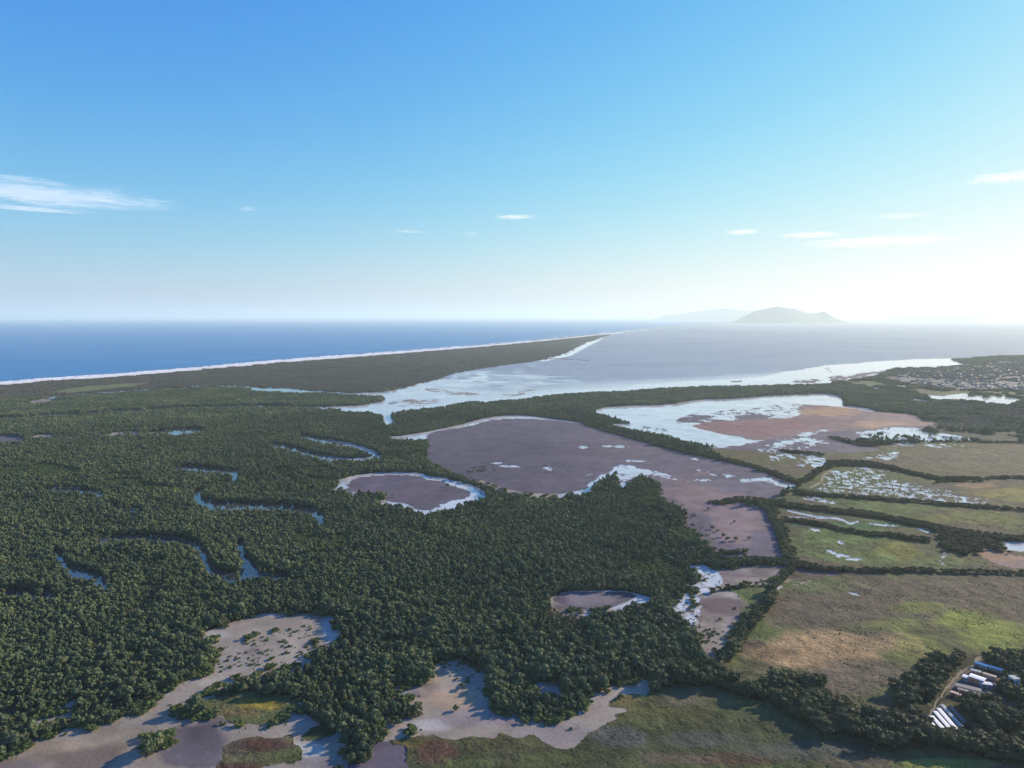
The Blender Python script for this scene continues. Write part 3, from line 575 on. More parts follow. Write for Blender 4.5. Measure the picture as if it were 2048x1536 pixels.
# ------------------------------------------------------------------ foliage
def leaf_mat(name, c1, c2, c3, tr=.18):
    m, t, p = material(name)
    oi = N(t, 'ShaderNodeObjectInfo'); geo = N(t, 'ShaderNodeNewGeometry')
    no = N(t, 'ShaderNodeTexNoise', Scale=.011, Detail=6.0, Roughness=.62); t.links.new(geo.outputs['Position'], no.inputs['Vector'])
    n2 = N(t, 'ShaderNodeTexNoise', Scale=.9, Detail=3.0); t.links.new(geo.outputs['Position'], n2.inputs['Vector'])
    a1 = N(t, 'ShaderNodeMath', operation='MULTIPLY_ADD'); a1.inputs[1].default_value = .55; a1.inputs[2].default_value = -.05
    t.links.new(oi.outputs['Random'], a1.inputs[0])
    a2 = N(t, 'ShaderNodeMath', operation='MULTIPLY_ADD'); a2.inputs[1].default_value = 1.9; t.links.new(no.outputs['Fac'], a2.inputs[0]); t.links.new(a1.outputs[0], a2.inputs[2])
    a3 = N(t, 'ShaderNodeMath', operation='MULTIPLY_ADD'); a3.inputs[1].default_value = .5; t.links.new(n2.outputs['Fac'], a3.inputs[0]); t.links.new(a2.outputs[0], a3.inputs[2])
    mr = N(t, 'ShaderNodeMapRange'); mr.inputs['From Min'].default_value = .85; mr.inputs['From Max'].default_value = 2.05; t.links.new(a3.outputs[0], mr.inputs['Value'])
    cr = N(t, 'ShaderNodeValToRGB'); r = cr.color_ramp; r.elements[0].color = (*c1, 1); r.elements[1].color = (*c3, 1); q = r.elements.new(.55); q.color = (*c2, 1)
    t.links.new(mr.outputs[0], cr.inputs[0]); t.links.new(cr.outputs[0], p.inputs['Base Color'])
    p.inputs['Roughness'].default_value = .75; p.inputs['Specular IOR Level'].default_value = .12
    tl = N(t, 'ShaderNodeBsdfTranslucent'); mx = N(t, 'ShaderNodeMixShader'); mx.inputs[0].default_value = tr
    t.links.new(cr.outputs[0], tl.inputs[0]); t.links.new(p.outputs[0], mx.inputs[1]); t.links.new(tl.outputs[0], mx.inputs[2])
    t.links.new(mx.outputs[0], t.nodes['Material Output'].inputs[0])
    return m
MANG = leaf_mat('mangrove_leaves', (.062, .088, .052), (.112, .145, .072), (.215, .225, .095))
BROAD = leaf_mat('broadleaf_leaves', (.042, .054, .034), (.080, .092, .044), (.16, .155, .06))
SCRB = leaf_mat('scrub_leaves', (.05, .075, .028), (.075, .105, .032), (.13, .15, .045))
TUFT = leaf_mat('marsh_leaves', (.085, .082, .05), (.11, .105, .056), (.16, .15, .06))
DRY = leaf_mat('dry_scrub_leaves', (.072, .068, .048), (.105, .098, .068), (.145, .135, .085), .1)
bark, t, p = material('bark'); p.inputs['Base Color'].default_value = (.11, .085, .065, 1); p.inputs['Roughness'].default_value = .9

ICO = None
def ico_pts():
    bm = bmesh.new(); bmesh.ops.create_icosphere(bm, subdivisions=1, radius=1)
    v = np.array([x.co[:] for x in bm.verts]); f = np.array([[y.index for y in x.verts] for x in bm.faces]); bm.free(); return v, f
IV, IF = ico_pts()
def lumps_and_leaves(rs, centres, leaf_n, leaf_s, solid=.8):
    """clumps of foliage: a rough inner mass for each clump plus loose leaf sprays on its skin"""
    vs = []; fs = []; k = 0
    for (cx, cy, cz, r) in centres:
        v = IV * (r * solid) * (1 + (rs.rand(len(IV), 1) - .5) * .7) * np.array([1, 1, .8]) + (cx, cy, cz)
        vs.append(v); fs += [tuple(x + k) for x in IF.tolist()] if False else [tuple(int(y) + k for y in x) for x in IF]; k += len(v)
        for _ in range(leaf_n):
            d = rs.normal(size=3); d /= np.linalg.norm(d); d[2] = abs(d[2]) * 1.0 - .25
            pnt = np.array([cx, cy, cz]) + d * r * (.75 + rs.rand() * .4) * np.array([1, 1, .85])
            n = d + rs.normal(size=3) * .5; n /= np.linalg.norm(n)
            a_ = np.cross(n, rs.normal(size=3)); a_ /= np.linalg.norm(a_) + 1e-9; b_ = np.cross(n, a_)
            s = leaf_s * (.6 + rs.rand() * .8)
            vs.append(np.array([pnt - a_ * s, pnt - b_ * s * .7, pnt + a_ * s, pnt + b_ * s * .7])); fs.append((k, k + 1, k + 2, k + 3)); k += 4
    return np.concatenate(vs), fs
def mesh_from(name, v, f, mat):
    me = bpy.data.meshes.new(name); me.from_pydata([tuple(x) for x in v], [], f); me.materials.append(mat)
    return me
def trunk_mesh(name, rs, h, r, limbs=4):
    vs = []; fs = []; k = 0
    def tube(p0, p1, r0, r1):
        nonlocal k
        p0 = Vector(p0); p1 = Vector(p1); d = (p1 - p0).normalized(); a_ = d.orthogonal().normalized(); b_ = d.cross(a_)
        for p, rr in ((p0, r0), (p1, r1)):
            for i in range(6):
                th = i * math.pi / 3; vs.append(tuple(p + (a_ * math.cos(th) + b_ * math.sin(th)) * rr))
        for i in range(6):
            j = (i + 1) % 6; fs.append((k + i, k + j, k + 6 + j, k + 6 + i))
        k += 12
    tube((0, 0, -.5), (.1 * h * (rs.rand() - .5), .1 * h * (rs.rand() - .5), h * .62), r, r * .55)
    for i in range(limbs):
        th = i * 6.283 / limbs + rs.rand(); z = h * (.35 + .2 * rs.rand())
        tube((0, 0, z), (math.cos(th) * h * .28, math.sin(th) * h * .28, z + h * .28), r * .45, r * .18)
    me = bpy.data.meshes.new(name); me.from_pydata(vs, [], fs); me.materials.append(bark); return me
def tree_shape(rs, kind):
    """unit tree: about 1 m tall and .8 m wide; scaled when placed"""
    c = []
    if kind == 'mangrove':
        c.append((0, 0, .72, .26))
        for i in range(6):
            th = i * 1.047 + rs.rand() * .7; rr = .20 + rs.rand() * .10
            c.append((math.cos(th) * rr, math.sin(th) * rr, .30 + rs.rand() * .36, .17 + rs.rand() * .07))
    elif kind == 'broad':
        c.append((0, 0, .74, .24))
        for i in range(8):
            th = i * .785 + rs.rand() * .6; rr = .26 + rs.rand() * .14
            c.append((math.cos(th) * rr, math.sin(th) * rr, .42 + rs.rand() * .32, .16 + rs.rand() * .08))
    else:
        for i in range(4):
            th = i * 1.57 + rs.rand(); rr = .18 + rs.rand() * .2
            c.append((math.cos(th) * rr, math.sin(th) * rr, .25 + rs.rand() * .35, .24 + rs.rand() * .12))
    return c
PROTO = {}
for kind, mat, nl, ls in (('mangrove', MANG, 26, .075), ('broad', BROAD, 24, .07), ('shrub', SCRB, 16, .11)):
    PROTO[kind] = []
    for q in range(6):
        rs = np.random.RandomState(100 + q + len(kind)); v, f = lumps_and_leaves(rs, tree_shape(rs, kind), nl, ls)
        PROTO[kind].append((mesh_from('crown', v, f, mat), trunk_mesh('trunk', rs, 1.0, .035)))
def patch(name, mat, width, n, leaf_n, ls, seed, hv=.5, rr=.5):
    """a piece of far canopy: many crowns, real heights, unit tall"""
    rs = np.random.RandomState(seed); c = []
    g = int(math.sqrt(n))
    for i in range(g):
        for j in range(g):
            x = ((i + .5 + (rs.rand() - .5) * .9) / g - .5) * width; y = ((j + .5 + (rs.rand() - .5) * .9) / g - .5) * width
            r = width / g * rr * (.8 + rs.rand() * .5); top = 1 - rs.rand() * hv
            c.append((x, y, top, r))
    vs = []; fs = []; k = 0
    for (x, y, top, r) in c:
        v = IV * (1 + (rs.rand(len(IV), 1) - .5) * .5) * np.array([r, r, .45]) + (x, y, top - .38)
        vs.append(v); fs += [tuple(int(a_) + k for a_ in b_) for b_ in IF]; k += len(v)
        for _ in range(leaf_n):
            d = rs.normal(size=3); d /= np.linalg.norm(d); d[2] = abs(d[2])
            pnt = np.array([x, y, top - .38]) + d * np.array([r, r, .45]) * (.85 + rs.rand() * .35)
            a_ = rs.normal(size=3); a_ /= np.linalg.norm(a_); b_ = np.cross(a_, rs.normal(size=3)); b_ /= np.linalg.norm(b_) + 1e-9
            s = ls * (.6 + rs.rand() * .8) * np.array([1, 1, .16])
            vs.append(np.array([pnt - a_ * s, pnt - b_ * s, pnt + a_ * s, pnt + b_ * s])); fs.append((k, k + 1, k + 2, k + 3)); k += 4
    return mesh_from(name, np.concatenate(vs), fs, mat)

def proto_collection(name, meshes):
    c = bpy.data.collections.new(name)
    for i, me in enumerate(meshes):
        o = bpy.data.objects.new('%s_source' % name, me); c.objects.link(o)
    return c
def gn_scatter(name, label, cat, pts, rotz, scl, idx, coll, n_meshes):
    me = bpy.data.meshes.new(name); n = len(pts); me.vertices.add(n); me.vertices.foreach_set('co', np.asarray(pts, np.float32).ravel())
    r = np.zeros((n, 3), np.float32); r[:, 2] = rotz
    at = me.attributes.new('rot', 'FLOAT_VECTOR', 'POINT'); at.data.foreach_set('vector', r.ravel())
    at = me.attributes.new('scl', 'FLOAT_VECTOR', 'POINT'); at.data.foreach_set('vector', np.asarray(scl, np.float32).ravel())
    at = me.attributes.new('pick', 'INT', 'POINT'); at.data.foreach_set('value', np.asarray(idx, np.int32))
    o = bpy.data.objects.new(name, me); COL.objects.link(o)
    g = bpy.data.node_groups.new(name, 'GeometryNodeTree')
    g.interface.new_socket('Geometry', in_out='INPUT', socket_type='NodeSocketGeometry'); g.interface.new_socket('Geometry', in_out='OUTPUT', socket_type='NodeSocketGeometry')
    gi = g.nodes.new('NodeGroupInput'); go = g.nodes.new('NodeGroupOutput'); ip = g.nodes.new('GeometryNodeInstanceOnPoints')
    ci = g.nodes.new('GeometryNodeCollectionInfo'); ci.inputs['Collection'].default_value = coll; ci.inputs['Separate Children'].default_value = True; ci.inputs['Reset Children'].default_value = True
    def na_(nm, dt):
        a_ = g.nodes.new('GeometryNodeInputNamedAttribute'); a_.data_type = dt; a_.inputs['Name'].default_value = nm
        return [s for s in a_.outputs if s.enabled and s.name == 'Attribute'][0]
    ip.inputs['Pick Instance'].default_value = True
    g.links.new(gi.outputs[0], ip.inputs['Points']); g.links.new(ci.outputs[0], ip.inputs['Instance'])
    g.links.new(na_('pick', 'INT'), ip.inputs['Instance Index']); g.links.new(na_('rot', 'FLOAT_VECTOR'), ip.inputs['Rotation']); g.links.new(na_('scl', 'FLOAT_VECTOR'), ip.inputs['Scale'])
    g.links.new(ip.outputs[0], go.inputs[0])
    md = o.modifiers.new('scatter', 'NODES'); md.node_group = g
    o['label'] = label; o['category'] = cat; o['kind'] = 'stuff'
    return o

def grid_points(r0, r1, sp, jit=.85, az=46):
    """jittered square grid in a sector"""
    a_ = math.radians(az); xm = r1 * math.sin(a_)
    gx = np.arange(-xm, xm, sp); gy = np.arange(r0 * math.cos(a_) - sp, r1, sp)
    Xg, Yg = np.meshgrid(gx, gy)
    Xg = Xg + (RNG.rand(*Xg.shape) - .5) * sp * jit; Yg = Yg + (RNG.rand(*Yg.shape) - .5) * sp * jit
    R = np.hypot(Xg, Yg); m = (R >= r0) & (R < r1) & (np.abs(np.arctan2(Xg, Yg)) < a_)
    return Xg[m], Yg[m]

R1, R2, R3 = 1450.0, 2600.0, 7500.0
# ---- single trees near the camera
xa_, ya_ = grid_points(150, 750, 2.1); xb_, yb_ = grid_points(750, R1, 2.8)
x = np.concatenate([xa_, xb_]); y = np.concatenate([ya_, yb_]); c = landcover(x, y)
hvar = fbm(x, y, 55, 3, 90.0)
mg = c == FOREST; hd = c == HEDGE; sc_ = c == SCRUB
keep = RNG.rand(len(x))
gap = fbm(x, y, 16, 3, 120.0)
mg &= ((gap > .33) | (keep < .5)) & (np.abs(fbm(x, y, 70, 4, 210.0) - .5) > .006)
tx, ty, th = x[mg], y[mg], (3.4 + 3.9 * RNG.rand(mg.sum()) ** 1.8) * (.62 + .76 * hvar[mg]); cl_ = np.clip(np.abs(fbm(tx, ty, 85, 4, 230.0) - .5) / .03, 0, 1); th = th * (.5 + .5 * cl_) * np.where(RNG.rand(len(tx)) < .04, 1.35, 1.0)
rt_ = np.hypot(tx, ty); bank = np.zeros(len(tx), bool)
for q_ in (4, 9): bank |= landcover(tx * (1 - q_ / rt_), ty * (1 - q_ / rt_)) == CALM
th = np.where(bank & (w2px(tx, ty)[0] < 800), np.maximum(th, 4.0) * 1.25, th)
farh = w2px(x, y)[1] < 1185
hm_ = hd & (keep < np.where(farh, .85, .45))
hx, hy, hh = x[hm_], y[hm_], (3.6 + 4.6 * RNG.rand(hm_.sum()) ** 1.5) * (.7 + .5 * hvar[hm_]); hh = np.where(farh[hm_], 2.3 + 2.0 * RNG.rand(len(hx)), hh) * np.where((np.hypot(hx, hy) < 430), 1.2, 1.0)
sm_ = sc_
sx, sy, sh = x[sm_], y[sm_], 1.4 + 1.6 * RNG.rand(sm_.sum())
def split_largest(X_, Y_, Hh, n):
    px, py = w2px(X_, Y_, Hh * .6); vis = (px > 0) & (px < 2048) & (py > 600) & (py < 1536)
    size = Hh / np.sqrt(X_ ** 2 + Y_ ** 2 + (H - Hh * .5) ** 2) * vis
    o_ = np.argsort(-size); k = o_[:n]; m = np.zeros(len(X_), bool); m[k] = True
    return m, px, py
IND = []
XY_W = .72
def individuals(X_, Y_, Hh, n, kind, name, lab, wid):
    m, px, py = split_largest(X_, Y_, Hh, n)
    for i in np.nonzero(m)[0]:
        q = random.randrange(6); cm, tm = PROTO[kind][q]
        root = bpy.data.objects.new(name, None); COL.objects.link(root); root.empty_display_size = .5
        root.location = (X_[i], Y_[i], .1); root.rotation_euler = (0, 0, random.random() * 6.28)
        s = Hh[i]; wq = wid * (.72 + .35 * random.random() if kind == 'mangrove' else 1.0); root.scale = (s * wq, s * wq, s)
        L, G, Ct = lab(px[i], py[i])
        root['label'] = L; root['group'] = G; root['category'] = Ct
        cc = bpy.data.objects.new('crown', cm); COL.objects.link(cc); cc.parent = root
        tt = bpy.data.objects.new('trunk', tm); COL.objects.link(tt); tt.parent = root
    return ~m
def mang_label(px, py):
    def r(where, grp): return ('%s mangrove tree %s' % where, grp, 'tree')
    if 275 < px < 360 and py > 1452: return r(('round green', 'in the small clump standing alone on the pale flat'), 'trees of the lone clump on the pale flat')
    if px < 90: return r(('yellowish green', 'at the forest corner beside the left frame edge'), 'trees at the left frame edge')
    if px < 275: return r(('bushy', 'on the forest edge above the lower left flat'), 'trees on the forest edge in the lower left')
    if 350 < px < 395: return r(('bushy', 'at the left tip of the wooded island beside the flat'), 'trees at the tip of the wooded island')
    if px < 600: return r(('dark', 'in the wood round the yellowish grass patch, lower left'), 'trees round the yellowish grass patch')
    if px < 690: return r(('dark', 'on the left side of the forest tongue at the bottom'), 'trees on the left of the forest tongue')
    if px < 790: return r((('yellow green', 'at the lower tip of the forest tongue touching the bottom edge') if py > 1470 else ('green', 'in the upper part of the forest tongue at the bottom')), 'trees at the tip of the forest tongue' if py > 1470 else 'trees in the upper forest tongue')
    if px < 900: return r(('dark', 'in the strip of wood left of the pinkish sand bay'), 'trees left of the pinkish sand bay')
    if px < 1000: return r(('dark', 'on the rim above the pinkish sand bay, bottom centre'), 'trees above the pinkish sand bay')
    if px < 1085: return r(('dark', 'in the left half of the clump between two pale sand strips'), 'trees in the left half of the sand strip clump')
    if px < 1180: return r(('dark', 'in the right half of the clump between two pale sand strips'), 'trees in the right half of the sand strip clump')
    return r(('tall dark', 'at the forest foot right of the pale sand strips'), 'trees right of the pale sand strips')
def broad_label(px, py):
    if px > 1960 and py < 1440: return ('dark broadleaf tree near the right frame edge beside the pale block', 'trees near the pale block', 'tree')
    if px > 1840 and py < 1370: return ('dark broadleaf tree in the grove left of the upper farm track', 'trees of the grove by the farm track', 'tree')
    if px > 1790 and py < 1440: return ('broadleaf tree on the field side of the lower farm track', 'trees on the field side of the track', 'tree')
    if px > 1930: return ('dark broadleaf tree in the wood to the right of the white sheds', 'trees right of the white sheds', 'tree')
    if px > 1840: return ('dark broadleaf tree in the belt just below the row of white sheds', 'belt trees below the white sheds', 'tree')
    if px > 1740: return ('tall dark broadleaf tree in the belt left of the white sheds', 'belt trees left of the white sheds', 'tree')
    if px > 1620: return ('tall dark broadleaf tree in the widest stretch of the belt between the marsh fields', 'trees in the widest stretch of the belt', 'tree')
    if px > 1480: return ('dark broadleaf tree in the belt below the tan patch of the field', 'belt trees below the tan patch', 'tree')
    return ('dark broadleaf tree where the belt meets the forest, left of the tan field', 'trees where belt and forest meet', 'tree')
km = individuals(tx, ty, th, 300, 'mangrove', 'mangrove_tree', mang_label, 1.0)

# farm footprint kept clear of trees and its buildings: (px, py) of roof ends at eaves height
FS = .5
FARM = [ # name, p1, p2, width m, wall h, roof rise, wall colour, roof colour, label
 ('long_shed', (1857, 1441), (1869, 1454), 3.2, 2.2, .7, 'wall_grey', 'roof_white', 'shortest white roofed shed, first of the row beside the trees'),
 ('long_shed', (1863, 1433), (1887, 1459), 3.4, 2.2, .7, 'wall_grey', 'roof_white', 'second long white roofed shed from the left in the slanting row'),
 ('long_shed', (1870, 1424), (1904, 1463), 3.4, 2.2, .7, 'wall_grey', 'roof_white', 'middle and longest white roofed shed of the slanting row'),
 ('long_shed', (1877, 1418), (1914, 1461), 3.4, 2.2, .7, 'wall_grey', 'roof_white', 'fourth long white roofed shed from the left in the slanting row'),
 ('long_shed', (1884, 1411), (1922, 1453), 3.2, 2.2, .7, 'wall_grey', 'roof_grey', 'fifth shed of the slanting row, its roof grey and worn'),
 ('long_shed', (1902, 1414), (1930, 1445), 2.4, 2.0, .5, 'wall_grey', 'roof_dark', 'dark roofed low shed at the right end of the slanting row'),
 ('farm_hall', (1940, 1351), (1970, 1361), 8.5, 4.5, 2.0, 'wall_orange', 'roof_white', 'large bright white gable roofed hall with orange end wall'),
 ('annex', (1926, 1352), (1938, 1356), 7.0, 3.0, .9, 'wall_grey', 'roof_pale', 'low pale annex on the left end of the bright white hall'),
 ('annex', (1960, 1366), (1983, 1369), 6.0, 3.0, .9, 'wall_grey', 'roof_pale', 'low pale annex stepping out right of the bright white hall'),
 ('barn', (1951, 1325), (1976, 1333), 5.0, 3.2, 1.2, 'wall_grey', 'roof_white', 'narrow white roofed barn nearest the upper end of the track'),
 ('barn', (1978, 1333), (2006, 1341), 5.0, 3.0, 1.2, 'wall_grey', 'roof_pale', 'pale bluish roofed barn at the right of the white one'),
 ('barn', (1942, 1340), (1962, 1345), 4.5, 3.0, 1.0, 'wall_grey', 'roof_grey', 'grey roofed barn just behind the bright white hall'),
 ('barn', (1966, 1347), (1992, 1355), 4.5, 3.0, 1.0, 'wall_grey', 'roof_tan', 'tan roofed barn behind the right end of the hall'),
 ('stable', (1902, 1384), (1930, 1394), 4.0, 2.8, 1.0, 'wall_orange', 'roof_pink', 'long low stable with faded pinkish roof beside the track'),
 ('stable', (1932, 1394), (1952, 1400), 3.5, 2.6, .9, 'wall_orange', 'roof_tan', 'short tan roofed stable continuing the pink one'),
 ('shelter', (1912, 1370), (1962, 1382), 7.0, 2.6, .5, 'wall_grey', 'roof_dark', 'wide dark roofed shelter between the hall and the pink stable'),
 ('shelter', (1916, 1378), (1960, 1390), 4.0, 2.4, .4, 'wall_grey', 'roof_dark', 'narrower dark roofed shelter directly above the pink stable'),
 ('store', (2030, 1484), (2056, 1494), 6.0, 3.5, 1.2, 'wall_grey', 'roof_pale', 'pale blue roofed store at the right frame edge, low in the picture'),
 ('hut', (1958, 1463), (1964, 1463), 3.0, 2.4, .6, 'wall_grey', 'roof_grey', 'small grey hut among the trees right of the long sheds'),
 ('hut', (1960, 1468), (1966, 1469), 3.0, 2.4, .6, 'wall_grey', 'roof_pale', 'small pale hut in the middle of three among the trees'),
 ('hut', (1954, 1476), (1961, 1476), 3.0, 2.4, .6, 'wall_grey', 'roof_white', 'small white hut lowest of three among the trees'),
]
FARM = [(n_1, p_1, p_2, w_1 * FS, h_1 * .6, r_1 * FS * .25, a_1, b_1, l_1) for n_1, p_1, p_2, w_1, h_1, r_1, a_1, b_1, l_1 in FARM]
BOX = []
for f_ in FARM:
    (ax, ay), (bx, by) = f_[1], f_[2]; z = f_[4]
    A = np.array(px2w(ax, ay, z)); B = np.array(px2w(bx, by, z)); BOX.append((A, B, f_[3] / 2 + (3.0 if f_[0] in ('barn', 'farm_hall') else 1.2)))
TW = np.array(px2w(2028, 1376, 0)); BOX.append((TW, TW + np.array((1, 0)), 3))
pw = [np.array(px2w(*q)) for q in [(1968, 1303), (1945, 1326), (1925, 1346), (1905, 1366), (1885, 1392), (1866, 1420), (1845, 1448)]]
for i in range(len(pw) - 1): BOX.append((pw[i], pw[i + 1], 2.2))
sa = np.array(px2w(1855, 1441)); sb = np.array(px2w(1900, 1400)); BOX.append(((sa + sb) / 2, np.array(px2w(1915, 1450)), 11))
def clear_of(X_, Y_, Hh):
    m = np.ones(len(X_), bool)
    for A, B, w_ in BOX:
        d = B - A; L2 = max(1e-6, d @ d); t_ = np.clip(((X_ - A[0]) * d[0] + (Y_ - A[1]) * d[1]) / L2, 0, 1)
        dist = np.hypot(X_ - A[0] - t_ * d[0], Y_ - A[1] - t_ * d[1]); m &= dist > w_ + 1.3
    # trees standing right in front of a roof are left out too
    return m
ck = clear_of(hx, hy, hh); hx, hy, hh = hx[ck], hy[ck], hh[ck]
kh = individuals(hx, hy, hh, 300, 'broad', 'broadleaf_tree', broad_label, 1.15)
# ---- canopy patches further off
x2, y2 = grid_points(R1, R2, 10.5); c2 = landcover(x2, y2)
for dx_, dy_ in ((5, 0), (-5, 0), (0, 6), (0, -6)):
    ce = landcover(x2 + dx_, y2 + dy_); c2 = np.where(np.isin(ce, OPENC), ce, c2)
x3, y3 = grid_points(R2, R3, 22.0); c3 = landcover(x3, y3)
hv2 = fbm(x2, y2, 55, 3, 90.0); hv3 = fbm(x3, y3, 55, 3, 90.0)
mcoll = proto_collection('mangrove_clump', [p_[0] for p_ in PROTO['mangrove']] + [patch('canopy', MANG, 12.5, 16, 10, .9, 300 + i, .65) for i in range(4)] + [patch('canopy', MANG, 26, 49, 4, 1.4, 310 + i, .65) for i in range(4)])
f2 = c2 == FOREST; f3 = (c3 == FOREST)
P_ = np.concatenate([np.stack([tx[km], ty[km], 0 * tx[km] + .1], 1), np.stack([x2[f2], y2[f2], 0 * x2[f2]], 1), np.stack([x3[f3], y3[f3], 0 * x3[f3]], 1)])
h2 = (5.6 + 2 * RNG.rand(f2.sum())) * (.72 + .5 * hv2[f2]); h3 = (5.6 + 2 * RNG.rand(f3.sum())) * (.72 + .5 * hv3[f3])
wd_ = (.48 + .72 * RNG.rand(km.sum()) ** 2.2) * np.minimum(th[km], 6.5)
SC = np.concatenate([np.stack([wd_, wd_ * (.8 + .4 * RNG.rand(len(wd_))), th[km]], 1), np.stack([np.ones_like(h2), np.ones_like(h2), h2], 1), np.stack([np.ones_like(h3), np.ones_like(h3), h3], 1)])
IX = np.concatenate([RNG.randint(0, 6, km.sum()), RNG.randint(6, 10, f2.sum()), RNG.randint(10, 14, f3.sum())])
# collection children are picked in name order; the names carry numbers in creation order
gn_scatter('mangrove_forest', 'dense dark green mangrove forest around the creeks and mud lakes', 'forest', P_, RNG.rand(len(P_)) * 6.28, SC, IX, mcoll, 14)
bcoll = proto_collection('broadleaf_clump', [p_[0] for p_ in PROTO['broad']] + [patch('canopy', BROAD, 11, 9, 9, 1.1, 330 + i) for i in range(4)])
f2 = c2 == HEDGE; h2 = (4.4 + 2.4 * RNG.rand(f2.sum())) * (.72 + .5 * hv2[f2])
P_ = np.concatenate([np.stack([hx[kh], hy[kh], 0 * hx[kh] + .1], 1), np.stack([x2[f2], y2[f2], 0 * x2[f2]], 1)])
SC = np.concatenate([np.stack([hh[kh] * 1.15, hh[kh] * 1.15, hh[kh]], 1), np.stack([np.ones_like(h2), np.ones_like(h2), h2], 1)])
IX = np.concatenate([RNG.randint(0, 6, kh.sum()), RNG.randint(6, 10, f2.sum())])
gn_scatter('hedge_trees', 'dark rows of broadleaf trees along the dykes between the fields', 'tree rows', P_, RNG.rand(len(P_)) * 6.28, SC, IX, bcoll, 10)
# scrub: low bushes, sand bar scrub, town trees
scoll = proto_collection('scrub_clump', [p_[0] for p_ in PROTO['shrub']] + [patch('scrub', DRY, 12.5, 9, 8, .9, 350 + i, .6) for i in range(3)] + [patch('scrub', DRY, 26, 36, 3, 1.4, 360 + i, .7, .42) for i in range(3)])
f2 = (c2 == SCRUB) | (c2 == SPIT); f3 = (c3 == SCRUB) | (c3 == SPIT) | ((c3 == TOWN) & (RNG.rand(len(c3)) < .6))
h2 = 1.6 + 1.2 * RNG.rand(f2.sum()) + 2.2 * np.clip(hv2[f2] - .5, 0, 1) * 4; h3 = 1.8 + 1.6 * RNG.rand(f3.sum()) + 2.0 * np.clip(hv3[f3] - .5, 0, 1) * 4
P_ = np.concatenate([np.stack([sx, sy, 0 * sx + .1], 1), np.stack([x2[f2], y2[f2], 0 * x2[f2] + .6], 1), np.stack([x3[f3], y3[f3], 0 * x3[f3] + .6], 1)])
SC = np.concatenate([np.stack([sh * 1.9, sh * 1.9, sh * 1.1], 1), np.stack([np.ones_like(h2), np.ones_like(h2), h2], 1), np.stack([np.ones_like(h3), np.ones_like(h3), h3], 1)])
IX = np.concatenate([RNG.randint(0, 6, len(sx)), RNG.randint(6, 9, f2.sum()), RNG.randint(9, 12, f3.sum())])
gn_scatter('scrub', 'low grey green scrub on the sand bar and the forest clearings', 'scrub', P_, RNG.rand(len(P_)) * 6.28, SC, IX, scoll, 12)
# marsh tussocks near the camera
x, y = grid_points(150, 900, 1.9); c = landcover(x, y); q = (c == MARSH) & (fbm(x * .5 + y * .3, y - x * .3, 9, 4, 140.0) > .52)
x, y = x[q], y[q]; n = len(x); s = .28 + .5 * RNG.rand(n) ** 3
rs = np.random.RandomState(5)
def tuft_mesh(i):
    rs = np.random.RandomState(500 + i); v, f = lumps_and_leaves(rs, [(rs.rand() * .6 - .3, rs.rand() * .6 - .3, .25, .35) for _ in range(3)], 10, .16, .7)
    return mesh_from('tussock', v, f, TUFT)
gn_scatter('marsh_grass', 'rough tussocky marsh grass on the green and brown fields', 'grass', np.stack([x, y, 0 * x + .15], 1), RNG.rand(n) * 6.28, np.stack([s * 1.5, s * 1.5, s], 1), RNG.randint(0, 4, n), proto_collection('tussock', [tuft_mesh(i) for i in range(4)]), 4)

# ---- shrubs standing on the flats, each an object
def shrub(x, y, h, wd, L, G):
    me = random.choice(PROTO['shrub'])[0] if h < 3 else random.choice(PROTO['mangrove'])[0]
    o = bpy.data.objects.new('shrub' if h < 3 else 'mangrove_tree', me); COL.objects.link(o)
    o.location = (x, y, 0.0); o.rotation_euler = (0, 0, random.random() * 6.28); o.scale = (h * wd, h * wd, h)
    o['label'] = L; o['category'] = 'shrub' if h < 3 else 'tree'
    if G: o['group'] = G
def shrubs(poly_px, n, h0, h1, L, G, wd=1.7, zmax=1):
    P = smooth(poly_px); x0, y0 = P.min(0); x1, y1 = P.max(0); k = 0; tries = 0
    while k < n and tries < 20 * n:
        tries += 1
        px = x0 + random.random() * (x1 - x0); py = y0 + random.random() * (y1 - y0)
        if not inside(np.array([px]), np.array([py]), P)[0]: continue
        X_, Y_ = px2w(px, py); shrub(float(X_), float(Y_), h0 + (h1 - h0) * random.random() ** 2, wd, L, G); k += 1
shrubs([(430, 1345), (470, 1300), (560, 1262), (620, 1250), (640, 1290), (590, 1318), (520, 1335)], 110, .6, 1.5, 'low dark shrub dotted over the pale flat below the scrubby bank', 'shrubs dotted over the upper left flat', 2.0)
shrubs([(1330, 985), (1360, 1000), (1400, 1040), (1430, 1085), (1400, 1075), (1350, 1010)], 40, .8, 2.0, 'low dark shrub along the left edge of the pinkish mud strip', 'shrubs along the pinkish mud strip', 1.8)
shrubs([(930, 942), (960, 930), (1000, 930), (980, 948)], 22, 1.0, 2.2, 'dark shrub in the small cluster at the left of the big mud lake', 'shrub cluster in the big mud lake', 2.2)
shrubs([(1060, 935), (1110, 925), (1150, 932), (1110, 940)], 16, .8, 1.6, 'dark low shrub near the middle of the big mud lake', 'shrubs in the middle of the mud lake', 2.2)
shrubs([(1350, 1210), (1390, 1215), (1405, 1260), (1380, 1250)], 34, .5, 1.1, 'tiny shrub standing in the white shallow water of the mid right flat', 'tiny shrubs in the shallow water', 1.8)
shrubs([(1385, 1138), (1430, 1142), (1445, 1165), (1400, 1175)], 22, .5, 1.1, 'tiny shrub in the upper white pool above the mid right flat', 'tiny shrubs in the upper pool', 1.8)
shrubs([(1400, 1265), (1440, 1255), (1450, 1275), (1420, 1292)], 22, .8, 1.8, 'dark shrub at the lower end of the mid right flat', 'shrubs at the end of the mid right flat', 1.8)
